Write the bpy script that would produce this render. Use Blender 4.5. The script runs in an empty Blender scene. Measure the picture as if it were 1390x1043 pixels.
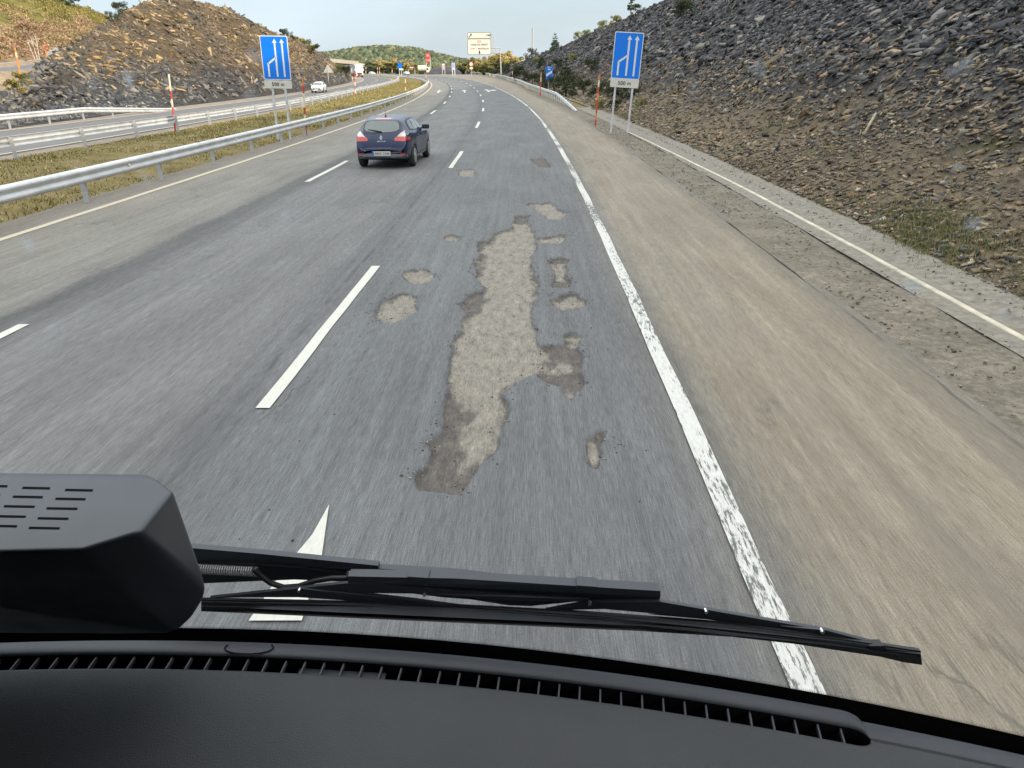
import bpy, bmesh, math, random
import numpy as np
from mathutils import Vector, Matrix
from mathutils.bvhtree import BVHTree
rnd = random.Random(7)
rng = np.random.default_rng(11)
R = math.radians
C = bpy.context.scene

# ------------------------------------------------------------------ camera
PIT, YAW, ROL, FPX, CAMZ = 0.4094, -0.0363, -0.0115, 977.2, 2.67
cz, sz = math.cos(YAW), math.sin(YAW)
FWD = np.array([sz*math.cos(PIT), cz*math.cos(PIT), -math.sin(PIT)])
r0 = np.array([cz, -sz, 0.]); u0 = np.cross(r0, FWD)
RGT = math.cos(ROL)*r0 + math.sin(ROL)*u0
UPV = -math.sin(ROL)*r0 + math.cos(ROL)*u0
cam_d = bpy.data.cameras.new('camera'); cam = bpy.data.objects.new('camera', cam_d)
C.collection.objects.link(cam); C.camera = cam
cam.matrix_world = Matrix(((RGT[0], UPV[0], -FWD[0], 0), (RGT[1], UPV[1], -FWD[1], 0),
                           (RGT[2], UPV[2], -FWD[2], CAMZ), (0, 0, 0, 1)))
cam_d.sensor_width = 36; cam_d.lens = 36*FPX/1390
cam_d.clip_start = 0.02; cam_d.clip_end = 9000

# ------------------------------------------------------------------ world, sun, exposure
SUN_EL, SUN_AZ = R(19), R(126)          # azimuth clockwise from +Y: behind us, to the right
w = bpy.data.worlds.new('World'); C.world = w; w.use_nodes = True
nt = w.node_tree; N = nt.nodes; L = nt.links; N.clear()
sky = N.new('ShaderNodeTexSky'); sky.sky_type = 'NISHITA'; sky.sun_disc = False
sky.sun_elevation = SUN_EL; sky.sun_rotation = SUN_AZ; sky.air_density = 1.0; sky.dust_density = 2.0
tc = N.new('ShaderNodeTexCoord'); mp = N.new('ShaderNodeMapping'); mp.inputs['Scale'].default_value = (1.2, 1.2, 4.5)
L.new(tc.outputs['Generated'], mp.inputs[0])
cn = N.new('ShaderNodeTexNoise'); cn.inputs['Scale'].default_value = 2.2; cn.inputs['Detail'].default_value = 7
cn.inputs['Roughness'].default_value = 0.55; L.new(mp.outputs[0], cn.inputs['Vector'])
cr = N.new('ShaderNodeValToRGB'); cr.color_ramp.elements[0].position = .36; cr.color_ramp.elements[1].position = .72
cr.color_ramp.elements[0].color = (.58, .58, .58, 1); cr.color_ramp.elements[1].color = (.9, .9, .9, 1)
L.new(cn.outputs['Fac'], cr.inputs[0])
mxc = N.new('ShaderNodeMix'); mxc.data_type = 'RGBA'
CLOUD = (7.2, 7.9, 8.4, 1)
mxc.inputs['B'].default_value = CLOUD
L.new(cr.outputs['Color'], mxc.inputs['Factor']); L.new(sky.outputs[0], mxc.inputs['A'])
# thin overcast, brighter overhead than near the horizon
sx_ = N.new('ShaderNodeSeparateXYZ'); L.new(tc.outputs['Generated'], sx_.inputs[0])
zr = N.new('ShaderNodeMapRange'); zr.interpolation_type = 'SMOOTHSTEP'; zr.inputs['From Min'].default_value = .13; zr.inputs['From Max'].default_value = .75
zr.inputs['To Min'].default_value = 1.0; zr.inputs['To Max'].default_value = 3.6; L.new(sx_.outputs[2], zr.inputs['Value'])
mul = N.new('ShaderNodeVectorMath'); mul.operation = 'SCALE'; L.new(mxc.outputs['Result'], mul.inputs[0]); L.new(zr.outputs[0], mul.inputs['Scale'])
bg = N.new('ShaderNodeBackground'); bg.inputs['Strength'].default_value = 0.1
out = N.new('ShaderNodeOutputWorld'); tintv = N.new('ShaderNodeMapRange'); tintv.data_type = 'FLOAT_VECTOR'; tintv.inputs[7].default_value = (.13,)*3; tintv.inputs[8].default_value = (.6,)*3
tintv.inputs[9].default_value = (.955, 1.0, 1.055); tintv.inputs[10].default_value = (1.1, 1.0, .9)
L.new(sx_.outputs[2], tintv.inputs[6]); tm = N.new('ShaderNodeVectorMath'); tm.operation = 'MULTIPLY'; L.new(mul.outputs[0], tm.inputs[0]); L.new(tintv.outputs[1], tm.inputs[1])
L.new(tm.outputs[0], bg.inputs[0]); L.new(bg.outputs[0], out.inputs[0])
sd_ = bpy.data.lights.new('sun', 'SUN'); sd_.energy = 4.2; sd_.angle = R(0.6); sd_.color = (1.0, .86, .68)
sun = bpy.data.objects.new('sun', sd_); C.collection.objects.link(sun)
sdir = Vector((math.sin(SUN_AZ)*math.cos(SUN_EL), math.cos(SUN_AZ)*math.cos(SUN_EL), math.sin(SUN_EL)))
sun.rotation_euler = sdir.to_track_quat('Z', 'Y').to_euler(); sun.location = (60, -60, 60)
C.view_settings.view_transform = 'Standard'; C.view_settings.look = 'None'
C.view_settings.exposure = 0.35; C.view_settings.gamma = 1
C.render.engine = 'CYCLES'

# ------------------------------------------------------------------ geometry of the place
def G(Y):                                # the motorway climbs gently from 40 m on
    Y = np.asarray(Y, float); t = np.clip(Y-40, 0, None); l = 160.; a = .3703e-4
    return np.where(t < l, a*t**2, np.where(t < 2*l, a*(2*l*l-(2*l-t)**2), 2*a*l*l))
def g(y): return float(G(y))
S = np.arange(0, 900, 1.)
_k = np.interp(S, [0, 60, 120, 200, 300, 450, 700], [.929e-3, 1.1077e-3, .4596e-3, 1.997e-3, 1.997e-3, 1.997e-3, 1.2e-3])
_th = np.cumsum(_k); _x = -np.cumsum(np.sin(_th)); _y = np.cumsum(np.cos(_th))
SB = np.arange(-160, 0, 1.)
CS = np.concatenate([SB, S]); CX_ = np.concatenate([0*SB, _x]); CY_ = np.concatenate([SB+1, _y]); CT = np.concatenate([0*SB, _th])
def RP(s, d):
    x = np.interp(s, CS, CX_); y = np.interp(s, CS, CY_); t = np.interp(s, CS, CT)
    return x+d*np.cos(t), y+d*np.sin(t)
def rp(s, d, z=0):
    x, y = RP(s, d); return Vector((float(x), float(y), float(G(y))+z))
def heading(s): return float(np.interp(s, CS, CT))
def ray(px, py):
    v = RGT*(px-695)/FPX - UPV*(py-521.5)/FPX + FWD
    return v
def gnd(px, py):
    v = ray(px, py); T = np.exp(np.linspace(math.log(1.5), math.log(1500), 9000))
    D = CAMZ+v[2]*T-G(v[1]*T); i = int(np.argmax(D < 0)) if (D < 0).any() else len(T)-1
    t = T[i]; return Vector((v[0]*t, v[1]*t, g(v[1]*t)))
def atY(px, py, Y):
    v = ray(px, py); t = Y/v[1]; return Vector((v[0]*t, Y, CAMZ+v[2]*t))
def SD(x, y):
    x = np.atleast_1d(np.asarray(x, float)); y = np.atleast_1d(np.asarray(y, float))
    i = np.argmin((CX_[None]-x[:, None])**2+(CY_[None]-y[:, None])**2, 1)
    dx = x-CX_[i]; dy = y-CY_[i]; t = CT[i]
    return CS[i]-dx*np.sin(t)+dy*np.cos(t), dx*np.cos(t)+dy*np.sin(t)
def hit(px, py, zf, tmin=8, tmax=320):
    v = ray(px, py); T = np.linspace(tmin, tmax, 900)
    s, d = SD(v[0]*T, v[1]*T); D = CAMZ+v[2]*T-zf(s, d, v[1]*T)
    idx = np.where(D < 0)[0]
    t = T[idx[0]] if len(idx) else None
    if t is None: return None
    return Vector((v[0]*t, v[1]*t, CAMZ+v[2]*t))
def onground(px, Y, py=100):
    p = atY(px, py, Y); p.z = g(p.y); return p

# ------------------------------------------------------------------ noise
def _h(ix, iy, iz, seed):
    n = (ix*374761393 + iy*668265263 + iz*2147483647 + seed*144665) & 0xffffffff
    n = ((n ^ (n >> 13))*1274126177) & 0xffffffff
    return ((n ^ (n >> 16)) & 0xffff)/65535.0
def vn(x, y, z, seed=0):
    x, y, z = np.broadcast_arrays(x, y, z)
    xi = np.floor(x).astype(np.int64); yi = np.floor(y).astype(np.int64); zi = np.floor(z).astype(np.int64)
    fx = x-xi; fy = y-yi; fz = z-zi
    fx = fx*fx*(3-2*fx); fy = fy*fy*(3-2*fy); fz = fz*fz*(3-2*fz)
    r = 0
    for a in (0, 1):
        for b in (0, 1):
            for c in (0, 1):
                r = r + _h(xi+a, yi+b, zi+c, seed)*(fx if a else 1-fx)*(fy if b else 1-fy)*(fz if c else 1-fz)
    return r*2-1
def fbm(x, y, z, oct=4, seed=0):
    r = 0; a = 1; t = 0
    for o in range(oct):
        r = r+a*vn(x*2**o, y*2**o, z*2**o, seed+o); t += a; a *= .5
    return r/t

# ------------------------------------------------------------------ object helpers
def link(o): C.collection.objects.link(o); return o
def mobj(name, V, F, mat=None, parent=None, smooth=False, uv=None, col=None, mi=None, attrs=None):
    me = bpy.data.meshes.new(name)
    V = np.asarray(V, dtype=np.float32)
    if isinstance(F, np.ndarray):
        n, k = F.shape
        me.vertices.add(len(V)); me.vertices.foreach_set('co', V.ravel())
        me.loops.add(n*k); me.loops.foreach_set('vertex_index', F.astype(np.int32).ravel())
        me.polygons.add(n); me.polygons.foreach_set('loop_start', np.arange(0, n*k, k, dtype=np.int32))
        me.update(calc_edges=True)
    else:
        me.from_pydata([tuple(map(float, v)) for v in V], [], F)
    if uv is not None:
        uv = np.asarray(uv, dtype=np.float32); l = me.uv_layers.new(name='UVMap')
        li = np.zeros(len(me.loops), dtype=np.int32); me.loops.foreach_get('vertex_index', li)
        l.data.foreach_set('uv', uv[li].ravel())
    if col is not None:
        a = me.color_attributes.new('Col', 'FLOAT_COLOR', 'POINT')
        c = np.ones((len(V), 4), dtype=np.float32); c[:, :3] = col; a.data.foreach_set('color', c.ravel())
    for k_, v_ in (attrs or {}).items():
        a = me.attributes.new(k_, 'FLOAT', 'POINT'); a.data.foreach_set('value', np.asarray(v_, dtype=np.float32))
    for m_ in (mat if isinstance(mat, (list, tuple)) else [mat]):
        if m_: me.materials.append(m_)
    if mi is not None: me.polygons.foreach_set('material_index', np.asarray(mi, dtype=np.int32))
    if smooth: me.polygons.foreach_set('use_smooth', [True]*len(me.polygons))
    me.validate(); me.update()
    o = bpy.data.objects.new(name, me); link(o)
    if parent: o.parent = parent
    return o
def fin(bm, name, mat, parent=None, smooth=False):
    me = bpy.data.meshes.new(name); bmesh.ops.recalc_face_normals(bm, faces=bm.faces)
    bm.to_mesh(me); bm.free()
    for m_ in (mat if isinstance(mat, (list, tuple)) else [mat]): me.materials.append(m_)
    if smooth: me.polygons.foreach_set('use_smooth', [True]*len(me.polygons))
    o = bpy.data.objects.new(name, me); link(o)
    if parent: o.parent = parent
    return o
def tag(o, label, cat, group=None, kind=None):
    o['label'] = label; 
    if cat: o['category'] = cat
    if group: o['group'] = group
    if kind: o['kind'] = kind
    return o
def empty(name, loc, rz, label, cat, group=None):
    o = bpy.data.objects.new(name, None); link(o); o.location = loc; o.rotation_euler = (0, 0, rz)
    o.empty_display_size = .2
    return tag(o, label, cat, group)
def copy_tree(o, parent=None):
    c = o.copy(); link(c)
    if parent: c.parent = parent
    for ch in [x for x in C.collection.objects if x.parent == o]: copy_tree(ch, c)
    return c
def grid_faces(nr, nc):
    a = np.arange(nr*nc).reshape(nr, nc)
    return np.stack([a[:-1, :-1], a[:-1, 1:], a[1:, 1:], a[1:, :-1]], -1).reshape(-1, 4)
def box(bm, c, h, rot=None, mi=0, bev=0):
    c = Vector(c); vs = []
    for sx in (-1, 1):
        for sy in (-1, 1):
            for sz_ in (-1, 1):
                v = Vector((sx*h[0], sy*h[1], sz_*h[2]))
                if rot: v = rot @ v
                vs.append(bm.verts.new(c+v))
    fs = [bm.faces.new([vs[i] for i in q]) for q in ((0, 1, 3, 2), (4, 6, 7, 5), (0, 4, 5, 1), (2, 3, 7, 6), (0, 2, 6, 4), (1, 5, 7, 3))]
    for f in fs: f.material_index = mi
    if bev: 
        es = list({e for f in fs for e in f.edges})
        r = bmesh.ops.bevel(bm, geom=es, offset=bev, segments=2, affect='EDGES', profile=.6)
        for f in r['faces']: f.material_index = mi
    return fs
def tube(bm, pts, rad, n=8, mi=0, cap=True):
    pts = [Vector(p) for p in pts]; rings = []
    rad = rad if isinstance(rad, (list, tuple)) else [rad]*len(pts)
    for i, p in enumerate(pts):
        t = (pts[min(i+1, len(pts)-1)]-pts[max(i-1, 0)]).normalized()
        a = t.orthogonal().normalized() if i == 0 else (pa - t*pa.dot(t)).normalized()
        pa = a; b = t.cross(a)
        rings.append([bm.verts.new(p+(a*math.cos(2*math.pi*k/n)+b*math.sin(2*math.pi*k/n))*rad[i]) for k in range(n)])
    for i in range(len(rings)-1):
        for k in range(n):
            f = bm.faces.new([rings[i][k], rings[i][(k+1) % n], rings[i+1][(k+1) % n], rings[i+1][k]]); f.material_index = mi
    if cap:
        bm.faces.new(rings[0][::-1]).material_index = mi; bm.faces.new(rings[-1]).material_index = mi
def prism(bm, poly, dirv, mi=0):          # poly: list of 3D points, extruded by dirv
    a = [bm.verts.new(p) for p in poly]; b = [bm.verts.new(Vector(p)+Vector(dirv)) for p in poly]
    n = len(poly); bm.faces.new(a).material_index = mi; bm.faces.new(b[::-1]).material_index = mi
    for i in range(n): bm.faces.new([a[i], b[i], b[(i+1) % n], a[(i+1) % n]]).material_index = mi
def text(body, size, mat, parent, loc, rot, align='CENTER', bold=False, thick=.002, sx=1, name='lettering'):
    cu = bpy.data.curves.new(name, 'FONT'); cu.body = body; cu.size = size; cu.align_x = align; cu.align_y = 'CENTER'
    cu.extrude = thick; cu.space_character = 1.08
    if bold: cu.offset = size*.015
    o = bpy.data.objects.new(name, cu); link(o)
    dg = bpy.context.evaluated_depsgraph_get(); me = bpy.data.meshes.new_from_object(o.evaluated_get(dg))
    bpy.data.objects.remove(o); me.materials.clear(); me.materials.append(mat)
    o = bpy.data.objects.new(name, me); link(o); o.parent = parent; o.location = loc; o.rotation_euler = rot; o.scale = (sx, 1, 1)
    return o

# ------------------------------------------------------------------ materials
class NB:
    def __init__(s, name):
        s.m = bpy.data.materials.new(name); s.m.use_nodes = True; s.t = s.m.node_tree; s.t.nodes.clear()
        s.o = s.n('ShaderNodeOutputMaterial'); s.p = s.n('ShaderNodeBsdfPrincipled'); s.l(s.p.outputs[0], s.o.inputs[0])
    def n(s, k, **kw):
        x = s.t.nodes.new(k)
        for a, b in kw.items(): setattr(x, a, b)
        return x
    def l(s, a, b): s.t.links.new(a, b)
    def val(s, inp, v):
        if hasattr(v, 'links'): s.l(v, inp)
        else: inp.default_value = v
    def pos(s): return s.n('ShaderNodeNewGeometry').outputs['Position']
    def uv(s): return s.n('ShaderNodeTexCoord').outputs['UV']
    def objc(s): return s.n('ShaderNodeTexCoord').outputs['Object']
    def map(s, v, sc=(1, 1, 1), rot=(0, 0, 0)):
        m = s.n('ShaderNodeMapping'); m.inputs['Scale'].default_value = sc; m.inputs['Rotation'].default_value = rot
        s.l(v, m.inputs[0]); return m.outputs[0]
    def noise(s, v, sc, det=4, ro=.55, dist=0):
        m = s.n('ShaderNodeTexNoise'); m.inputs['Scale'].default_value = sc; m.inputs['Detail'].default_value = det
        m.inputs['Roughness'].default_value = ro; m.inputs['Distortion'].default_value = dist
        s.l(v, m.inputs['Vector']); return m.outputs['Fac']
    def vor(s, v, sc, feat='F1', out='Distance', rnd_=1):
        m = s.n('ShaderNodeTexVoronoi'); m.feature = feat; m.inputs['Scale'].default_value = sc
        m.inputs['Randomness'].default_value = rnd_; s.l(v, m.inputs['Vector']); return m.outputs[out]
    def ramp(s, f, st, interp='LINEAR'):
        m = s.n('ShaderNodeValToRGB'); e = m.color_ramp.elements; m.color_ramp.interpolation = interp
        while len(e) < len(st): e.new(.5)
        for x, (p_, c_) in zip(e, st):
            x.position = p_; x.color = (*c_, 1) if isinstance(c_, (tuple, list)) else (c_, c_, c_, 1)
        s.val(m.inputs[0], f); return m.outputs[0]
    def mix(s, f, a, b, mode='MIX'):
        m = s.n('ShaderNodeMix'); m.data_type = 'RGBA'; m.blend_type = mode
        s.val(m.inputs['Factor'], f)
        for k, v in (('A', a), ('B', b)):
            if isinstance(v, (tuple, list)): v = (*v[:3], 1)
            s.val(m.inputs[k], v)
        return m.outputs['Result']
    def math(s, op, a, b=0, clamp=False):
        m = s.n('ShaderNodeMath'); m.operation = op; m.use_clamp = clamp; s.val(m.inputs[0], a); s.val(m.inputs[1], b); return m.outputs[0]
    def attr(s, nm, o='Fac'): 
        m = s.n('ShaderNodeAttribute'); m.attribute_name = nm; return m.outputs[o]
    def sep(s, v):
        m = s.n('ShaderNodeSeparateXYZ'); s.l(v, m.inputs[0]); return m.outputs
    def bump(s, h, st=.3, dist=.02):
        m = s.n('ShaderNodeBump'); m.inputs['Strength'].default_value = st; m.inputs['Distance'].default_value = dist
        s.l(h, m.inputs['Height']); s.l(m.outputs[0], s.p.inputs['Normal'])
    def set(s, **kw):
        for k, v in kw.items():
            k = {'base': 'Base Color', 'rough': 'Roughness', 'metal': 'Metallic', 'spec': 'Specular IOR Level', 'coat': 'Coat Weight'}.get(k, k)
            if k == 'Base Color' and isinstance(v, (tuple, list)): v = (*v[:3], 1)
            s.val(s.p.inputs[k], v)
        return s
def simple(name, c, rough=.5, metal=0, spec=.5, var=.12, sc=6, bump=0, bsc=60, coat=0, dirt=None):
    b = NB(name); v = b.objc(); n = b.noise(v, sc, 5)
    dk = tuple(x*(1-var) for x in c); lt = tuple(min(1, x*(1+var)) for x in c)
    col = b.ramp(n, [(.3, dk), (.7, lt)])
    if dirt: col = b.mix(b.ramp(b.noise(v, sc*.6, 6, .7), [(.45, 0.), (.75, .6)]), col, dirt)
    b.set(base=col, metal=metal, spec=spec, coat=coat, rough=b.ramp(b.noise(v, sc*2, 3), [(.3, max(0, rough-.06)), (.7, min(1, rough+.06))]))
    if bump: b.bump(b.noise(v, bsc, 4), bump, .01)
    return b.m
def attrcol(name, rough=.85, bump=.3, bsc=14, mul=(1, 1, 1), spec=.25, sub=0):
    b = NB(name); v = b.pos(); c = b.attr('Col', 'Color')
    n = b.ramp(b.noise(v, bsc, 5, .65), [(.25, .6), (.75, 1.35)])
    col = b.mix(1, c, n, 'MULTIPLY'); b.set(base=col, rough=rough, spec=spec)
    if bump: b.bump(b.noise(v, bsc, 5, .7), bump, .08)
    if sub: b.set(**{'Transmission Weight': 0.0})
    return b.m
# ================================================================== ROAD
def sgrid(lst):
    o = []
    for a, b, st in lst: o += list(np.arange(a, b, st))
    return np.array(o+[lst[-1][1]])
# --- pothole outlines, in metres on the carriageway surface (traced as ground points)
def gpoly(pts): 
    P = [gnd(480+a/2.608, 260+b/2.608) for a, b in pts]
    s, d = SD([p.x for p in P], [p.y for p in P]); return np.stack([d, s], 1)
def gpix(pts):
    P = [gnd(a, b) for a, b in pts]
    s, d = SD([p.x for p in P], [p.y for p in P]); return np.stack([d, s], 1)
def ell(cx, cy, rx, ry, rot=0, n=18):
    return [(cx+rx*math.cos(a)*math.cos(rot)-ry*math.sin(a)*math.sin(rot), cy+rx*math.cos(a)*math.sin(rot)+ry*math.sin(a)*math.cos(rot)) for a in np.linspace(0, 6.283, n)[:-1]]
holes = [gpoly([(565,85),(620,85),(622,115),(650,165),(640,210),(625,230),(640,270),(662,320),(655,360),(630,400),(640,470),(650,530),(680,560),(680,600),(650,640),(600,665),(560,690),(530,720),(555,740),(550,800),(520,850),(490,940),(440,985),(400,1045),(235,1060),(215,985),(270,900),(320,790),(345,690),(335,650),(345,600),(360,540),(380,490),(395,440),(388,400),(395,360),(450,350),(465,340),(450,310),(430,285),(432,240),(445,215),(437,180),(470,175),(500,150),(560,130)]),
 gpoly(ell(150,412,82,48,-.35)), gpoly(ell(230,296,60,24)), gpoly(ell(348,164,32,10)),
 gpoly([(610,45),(700,38),(715,62),(760,75),(740,100),(690,100),(665,78),(640,58)]),
 gpoly([(650,165),(745,153),(748,165),(725,182),(655,184)]),
 gpoly([(695,238),(722,232),(757,238),(752,290),(775,315),(768,335),(705,335),(712,290)]),
 gpoly(ell(763,386,62,33)),
 gpoly([(640,545),(735,540),(735,505),(760,488),(790,500),(788,540),(820,575),(815,620),(832,690),(793,700),(790,725),(750,728),(735,690),(650,665),(640,600)]),
 gpoly([(810,890),(850,880),(855,845),(885,840),(907,890),(885,910),(884,985),(845,988),(815,930)]),
 gpix([(621,231),(642,229),(646,234),(641,240),(624,239)]),
 gpix([(720,216),(738,213),(746,222),(748,228),(730,227)])]
lights = [gpoly([(560,110),(630,110),(645,160),(628,225),(640,280),(650,330),(628,400),(638,470),(648,530),(675,570),(672,600),(640,635),(590,660),(540,690),(515,760),(510,820),(495,870),(450,960),(400,975),(375,920),(385,860),(410,800),(425,755),(400,740),(375,700),(350,680),(340,650),(352,600),(368,540),(385,490),(405,440),(470,400),(460,330),(450,260),(452,200),(500,155)]),
 holes[1], holes[2], holes[3], holes[4], holes[5], gpoly([(715,250),(752,248),(752,308),(714,310)]), gpoly(ell(763,388,52,27)),
 gpoly([(680,602),(735,592),(785,596),(786,618),(730,625),(690,622)]), gpoly([(745,500),(778,495),(780,530),(748,535)]), gpoly([(745,695),(788,690),(786,718),(752,722)]),
 gpoly([(808,895),(845,885),(880,905),(878,978),(845,982),(815,930)]), holes[10]]
def sdist(P, poly):                      # signed distance (inside > 0)
    x, y = P[:, 0], P[:, 1]; best = np.full(len(P), 1e9); ins = np.zeros(len(P), bool)
    n = len(poly)
    for i in range(n):
        ax, ay = poly[i]; bx, by = poly[(i+1) % n]
        ex, ey = bx-ax, by-ay; t = np.clip(((x-ax)*ex+(y-ay)*ey)/(ex*ex+ey*ey+1e-12), 0, 1)
        best = np.minimum(best, (x-ax-t*ex)**2+(y-ay-t*ey)**2)
        if ay != by: ins ^= ((ay > y) != (by > y)) & (x < (bx-ax)*(y-ay)/(by-ay)+ax)
    return np.where(ins, 1, -1)*np.sqrt(best)
def railR(s): return np.interp(s, [-200, 55, 86, 121, 182, 239, 317, 380, 480], [4.38, 4.38, 4.78, 5.76, 9.05, 14.6, 32.5, 50, 80])
def dRight(s): return np.interp(s, [-200, 90, 121, 182, 239, 317, 380, 480], [3.75, 3.9, 5.2, 8.5, 14.0, 31.8, 49, 79])
srow = sgrid([(-14, 2, 1.), (2, 13, .03), (13, 24, .06), (24, 40, .5), (40, 470, 3)])
dcol = np.concatenate([np.linspace(-10.6, -2.5, 9)[:-1], np.arange(-2.5, 1.3, .027), [1.3, 1.6, 2.4, 3.2, 3.75]])
Sg, Dg = np.meshgrid(srow, dcol, indexing='ij')
De = np.where(Dg > 1.6, 1.6+(Dg-1.6)*(dRight(Sg)-1.6)/(3.75-1.6), Dg)
X, Y = RP(Sg, De)
P2 = np.stack([Dg.ravel(), Sg.ravel()], 1)
hm = np.full(len(P2), -1.); lm = np.full(len(P2), -1.)
sel = (P2[:, 0] > -2.6) & (P2[:, 0] < 1.4) & (P2[:, 1] > 1.9) & (P2[:, 1] < 30)
Q = P2[sel]
wob = np.stack([fbm(Q[:, 0]*5.5, Q[:, 1]*3, 0*Q[:, 0], 4, 5), fbm(Q[:, 0]*5.5, Q[:, 1]*3, 0*Q[:, 0], 4, 9)], 1)*[.085, .17]
hm[sel] = np.max([sdist(Q+wob, h) for h in holes], 0)
lm[sel] = np.max([sdist(Q+wob*1.8, h) for h in lights], 0)
depth = np.clip(hm/.05+.3, 0, 1)
rough_ = fbm(P2[:, 0]*14, P2[:, 1]*9, P2[:, 0]*0, 3, 3)*.008
Z = (G(Y).ravel() - depth*(.048+rough_) + fbm(P2[:, 0]*1.2, P2[:, 1]*.3, P2[:, 0]*0, 2, 1)*.006)
# road material
b = NB('asphalt'); uv = b.uv(); u, v_, _ = b.sep(uv)
st = b.map(uv, (1, .16, 1)); st2 = b.map(uv, (1, .45, 1))
lane = b.math('DIVIDE', b.math('ADD', b.math('ADD', u, 11), b.math('MULTIPLY', b.math('SUBTRACT', b.noise(b.map(uv, (1, .35, 1)), 1.9, 6, .7), .5), .6)), 15)
def lp(d): return (d+11)/15
base = b.ramp(lane, [(lp(-10.3), (.125,.108,.085)), (lp(-9.7), (.14,.13,.114)), (lp(-7.2), (.134,.13,.117)), (lp(-6.55), (.12,.115,.106)), (lp(-6.32), (.064,.064,.065)), (lp(-5.98), (.074,.074,.075)),
   (lp(-5.6), (.107,.107,.109)), (lp(-3.2), (.105,.105,.107)), (lp(-2.7), (.083,.084,.088)), (lp(-2.0), (.092,.096,.102)), (lp(.9), (.086,.089,.094)), (lp(1.35), (.105,.1,.092)), (lp(1.7), (.168,.148,.118)), (lp(3.2), (.18,.156,.12)), (lp(3.55), (.135,.117,.094)), (lp(3.8), (.1,.092,.08))])
big = b.ramp(b.noise(b.map(uv, (1, .3, 1)), .9, 7, .65), [(.28, .78), (.72, 1.2)])
strk = b.ramp(b.noise(b.map(uv, (1, .035, 1)), 140, 4, .75), [(.3, .55), (.7, 1.5)])
strk2 = b.ramp(b.noise(b.map(uv, (1, .03, 1)), 11, 6, .65), [(.3, .8), (.7, 1.18)])
fine = b.ramp(b.noise(st2, 160, 2, .6), [(.3, .78), (.7, 1.25)])
col = b.mix(1, base, big, 'MULTIPLY'); col = b.mix(1, col, strk, 'MULTIPLY'); col = b.mix(1, col, strk2, 'MULTIPLY'); col = b.mix(1, col, fine, 'MULTIPLY')
# wheel tracks polished a little lighter
# brown dust washed over the shoulder
dust = b.math('MULTIPLY', b.ramp(b.noise(b.map(uv, (1, .06, 1)), 5, 8, .72), [(.42, 0.), (.66, .55)]), b.ramp(u, [(.0, 0.), (1., 1.)]))
dust = b.math('MULTIPLY', dust, b.ramp(b.math('SUBTRACT', u, 1.3), [(0, 0.), (.5, 1.)]))
col = b.mix(dust, col, (.115,.094,.068))
greyb = b.math('MULTIPLY', b.ramp(b.noise(b.map(uv, (1, .025, 1)), 3.4, 6, .65), [(.46, 0.), (.64, .38)]), b.ramp(b.math('SUBTRACT', u, 1.3), [(0, 0.), (.5, 1.)]))
col = b.mix(greyb, col, (.12,.11,.096))
# cracks
cv = b.n('ShaderNodeTexVoronoi'); cv.feature = 'DISTANCE_TO_EDGE'; cv.inputs['Scale'].default_value = .55
wv = b.n('ShaderNodeVectorMath'); wv.operation = 'ADD'
nz = b.n('ShaderNodeTexNoise'); nz.inputs['Scale'].default_value = 2.5; nz.inputs['Detail'].default_value = 5
b.l(b.map(uv, (1, .35, 1)), nz.inputs['Vector']); b.l(b.map(uv, (1, .28, 1)), wv.inputs[0]); b.l(nz.outputs['Color'], wv.inputs[1]); b.l(wv.outputs[0], cv.inputs['Vector'])
crk = b.math('MULTIPLY', b.ramp(cv.outputs['Distance'], [(0, 1.), (.012, 0.)]), b.ramp(b.noise(uv, .5, 3), [(.5, 0.), (.62, .55)]))
col = b.mix(crk, col, (.03,.03,.031))
# long joint lines beside the lane edges
for dj, wj, st_ in ((-2.62, .045, .75), (-5.72, .03, .4), (3.62, .03, .8)):
    jl = b.math('ABSOLUTE', b.math('ADD', b.math('SUBTRACT', u, dj), b.math('MULTIPLY', b.math('SUBTRACT', b.noise(b.map(uv, (0, .8, 1)), 1, 4), .5), .12)))
    jm = b.math('MULTIPLY', b.ramp(jl, [(0, 1.), (wj, 0.)]), b.math('MULTIPLY', b.ramp(b.noise(uv, 1.1, 3), [(.4, 0.), (.6, 1.)]), st_))
    col = b.mix(jm, col, (.035,.035,.035))
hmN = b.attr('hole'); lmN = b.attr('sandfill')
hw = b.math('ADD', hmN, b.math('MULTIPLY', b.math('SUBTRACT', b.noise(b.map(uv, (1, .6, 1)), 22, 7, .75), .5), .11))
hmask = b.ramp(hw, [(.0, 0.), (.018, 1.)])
lw = b.math('ADD', lmN, b.math('MULTIPLY', b.math('SUBTRACT', b.noise(b.map(uv, (1, .4, 1)), 12, 7, .75), .5), .3))
lmask = b.ramp(b.math('ADD', lw, .05), [(.0, 0.), (.08, 1.)])
dark = b.ramp(b.noise(b.map(uv, (1, .4, 1)), 14, 6, .7), [(.3, (.04,.037,.035)), (.7, (.105,.092,.082))])
lite = b.ramp(b.noise(b.map(uv, (1, .35, 1)), 11, 7, .72), [(.28, (.065,.058,.05)), (.44, (.14,.13,.112)), (.58, (.185,.165,.14)), (.78, (.26,.225,.19))])
expo = b.mix(lmask, dark, lite)
expo = b.mix(1, expo, b.ramp(b.noise(b.map(uv, (1, .16, 1)), 70, 4, .75), [(.3, .6), (.7, 1.4)]), 'MULTIPLY')
rim = b.ramp(b.math('ABSOLUTE', b.math('SUBTRACT', hw, .008)), [(0, 1.), (.02, 0.)])  # broken pothole edges, with rim shading painted into the colour
col = b.mix(hmask, col, expo); col = b.mix(b.math('MULTIPLY', rim, b.ramp(b.noise(uv, 5, 4), [(.4, 0.), (.62, .7)])), col, (.028,.027,.027))
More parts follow.
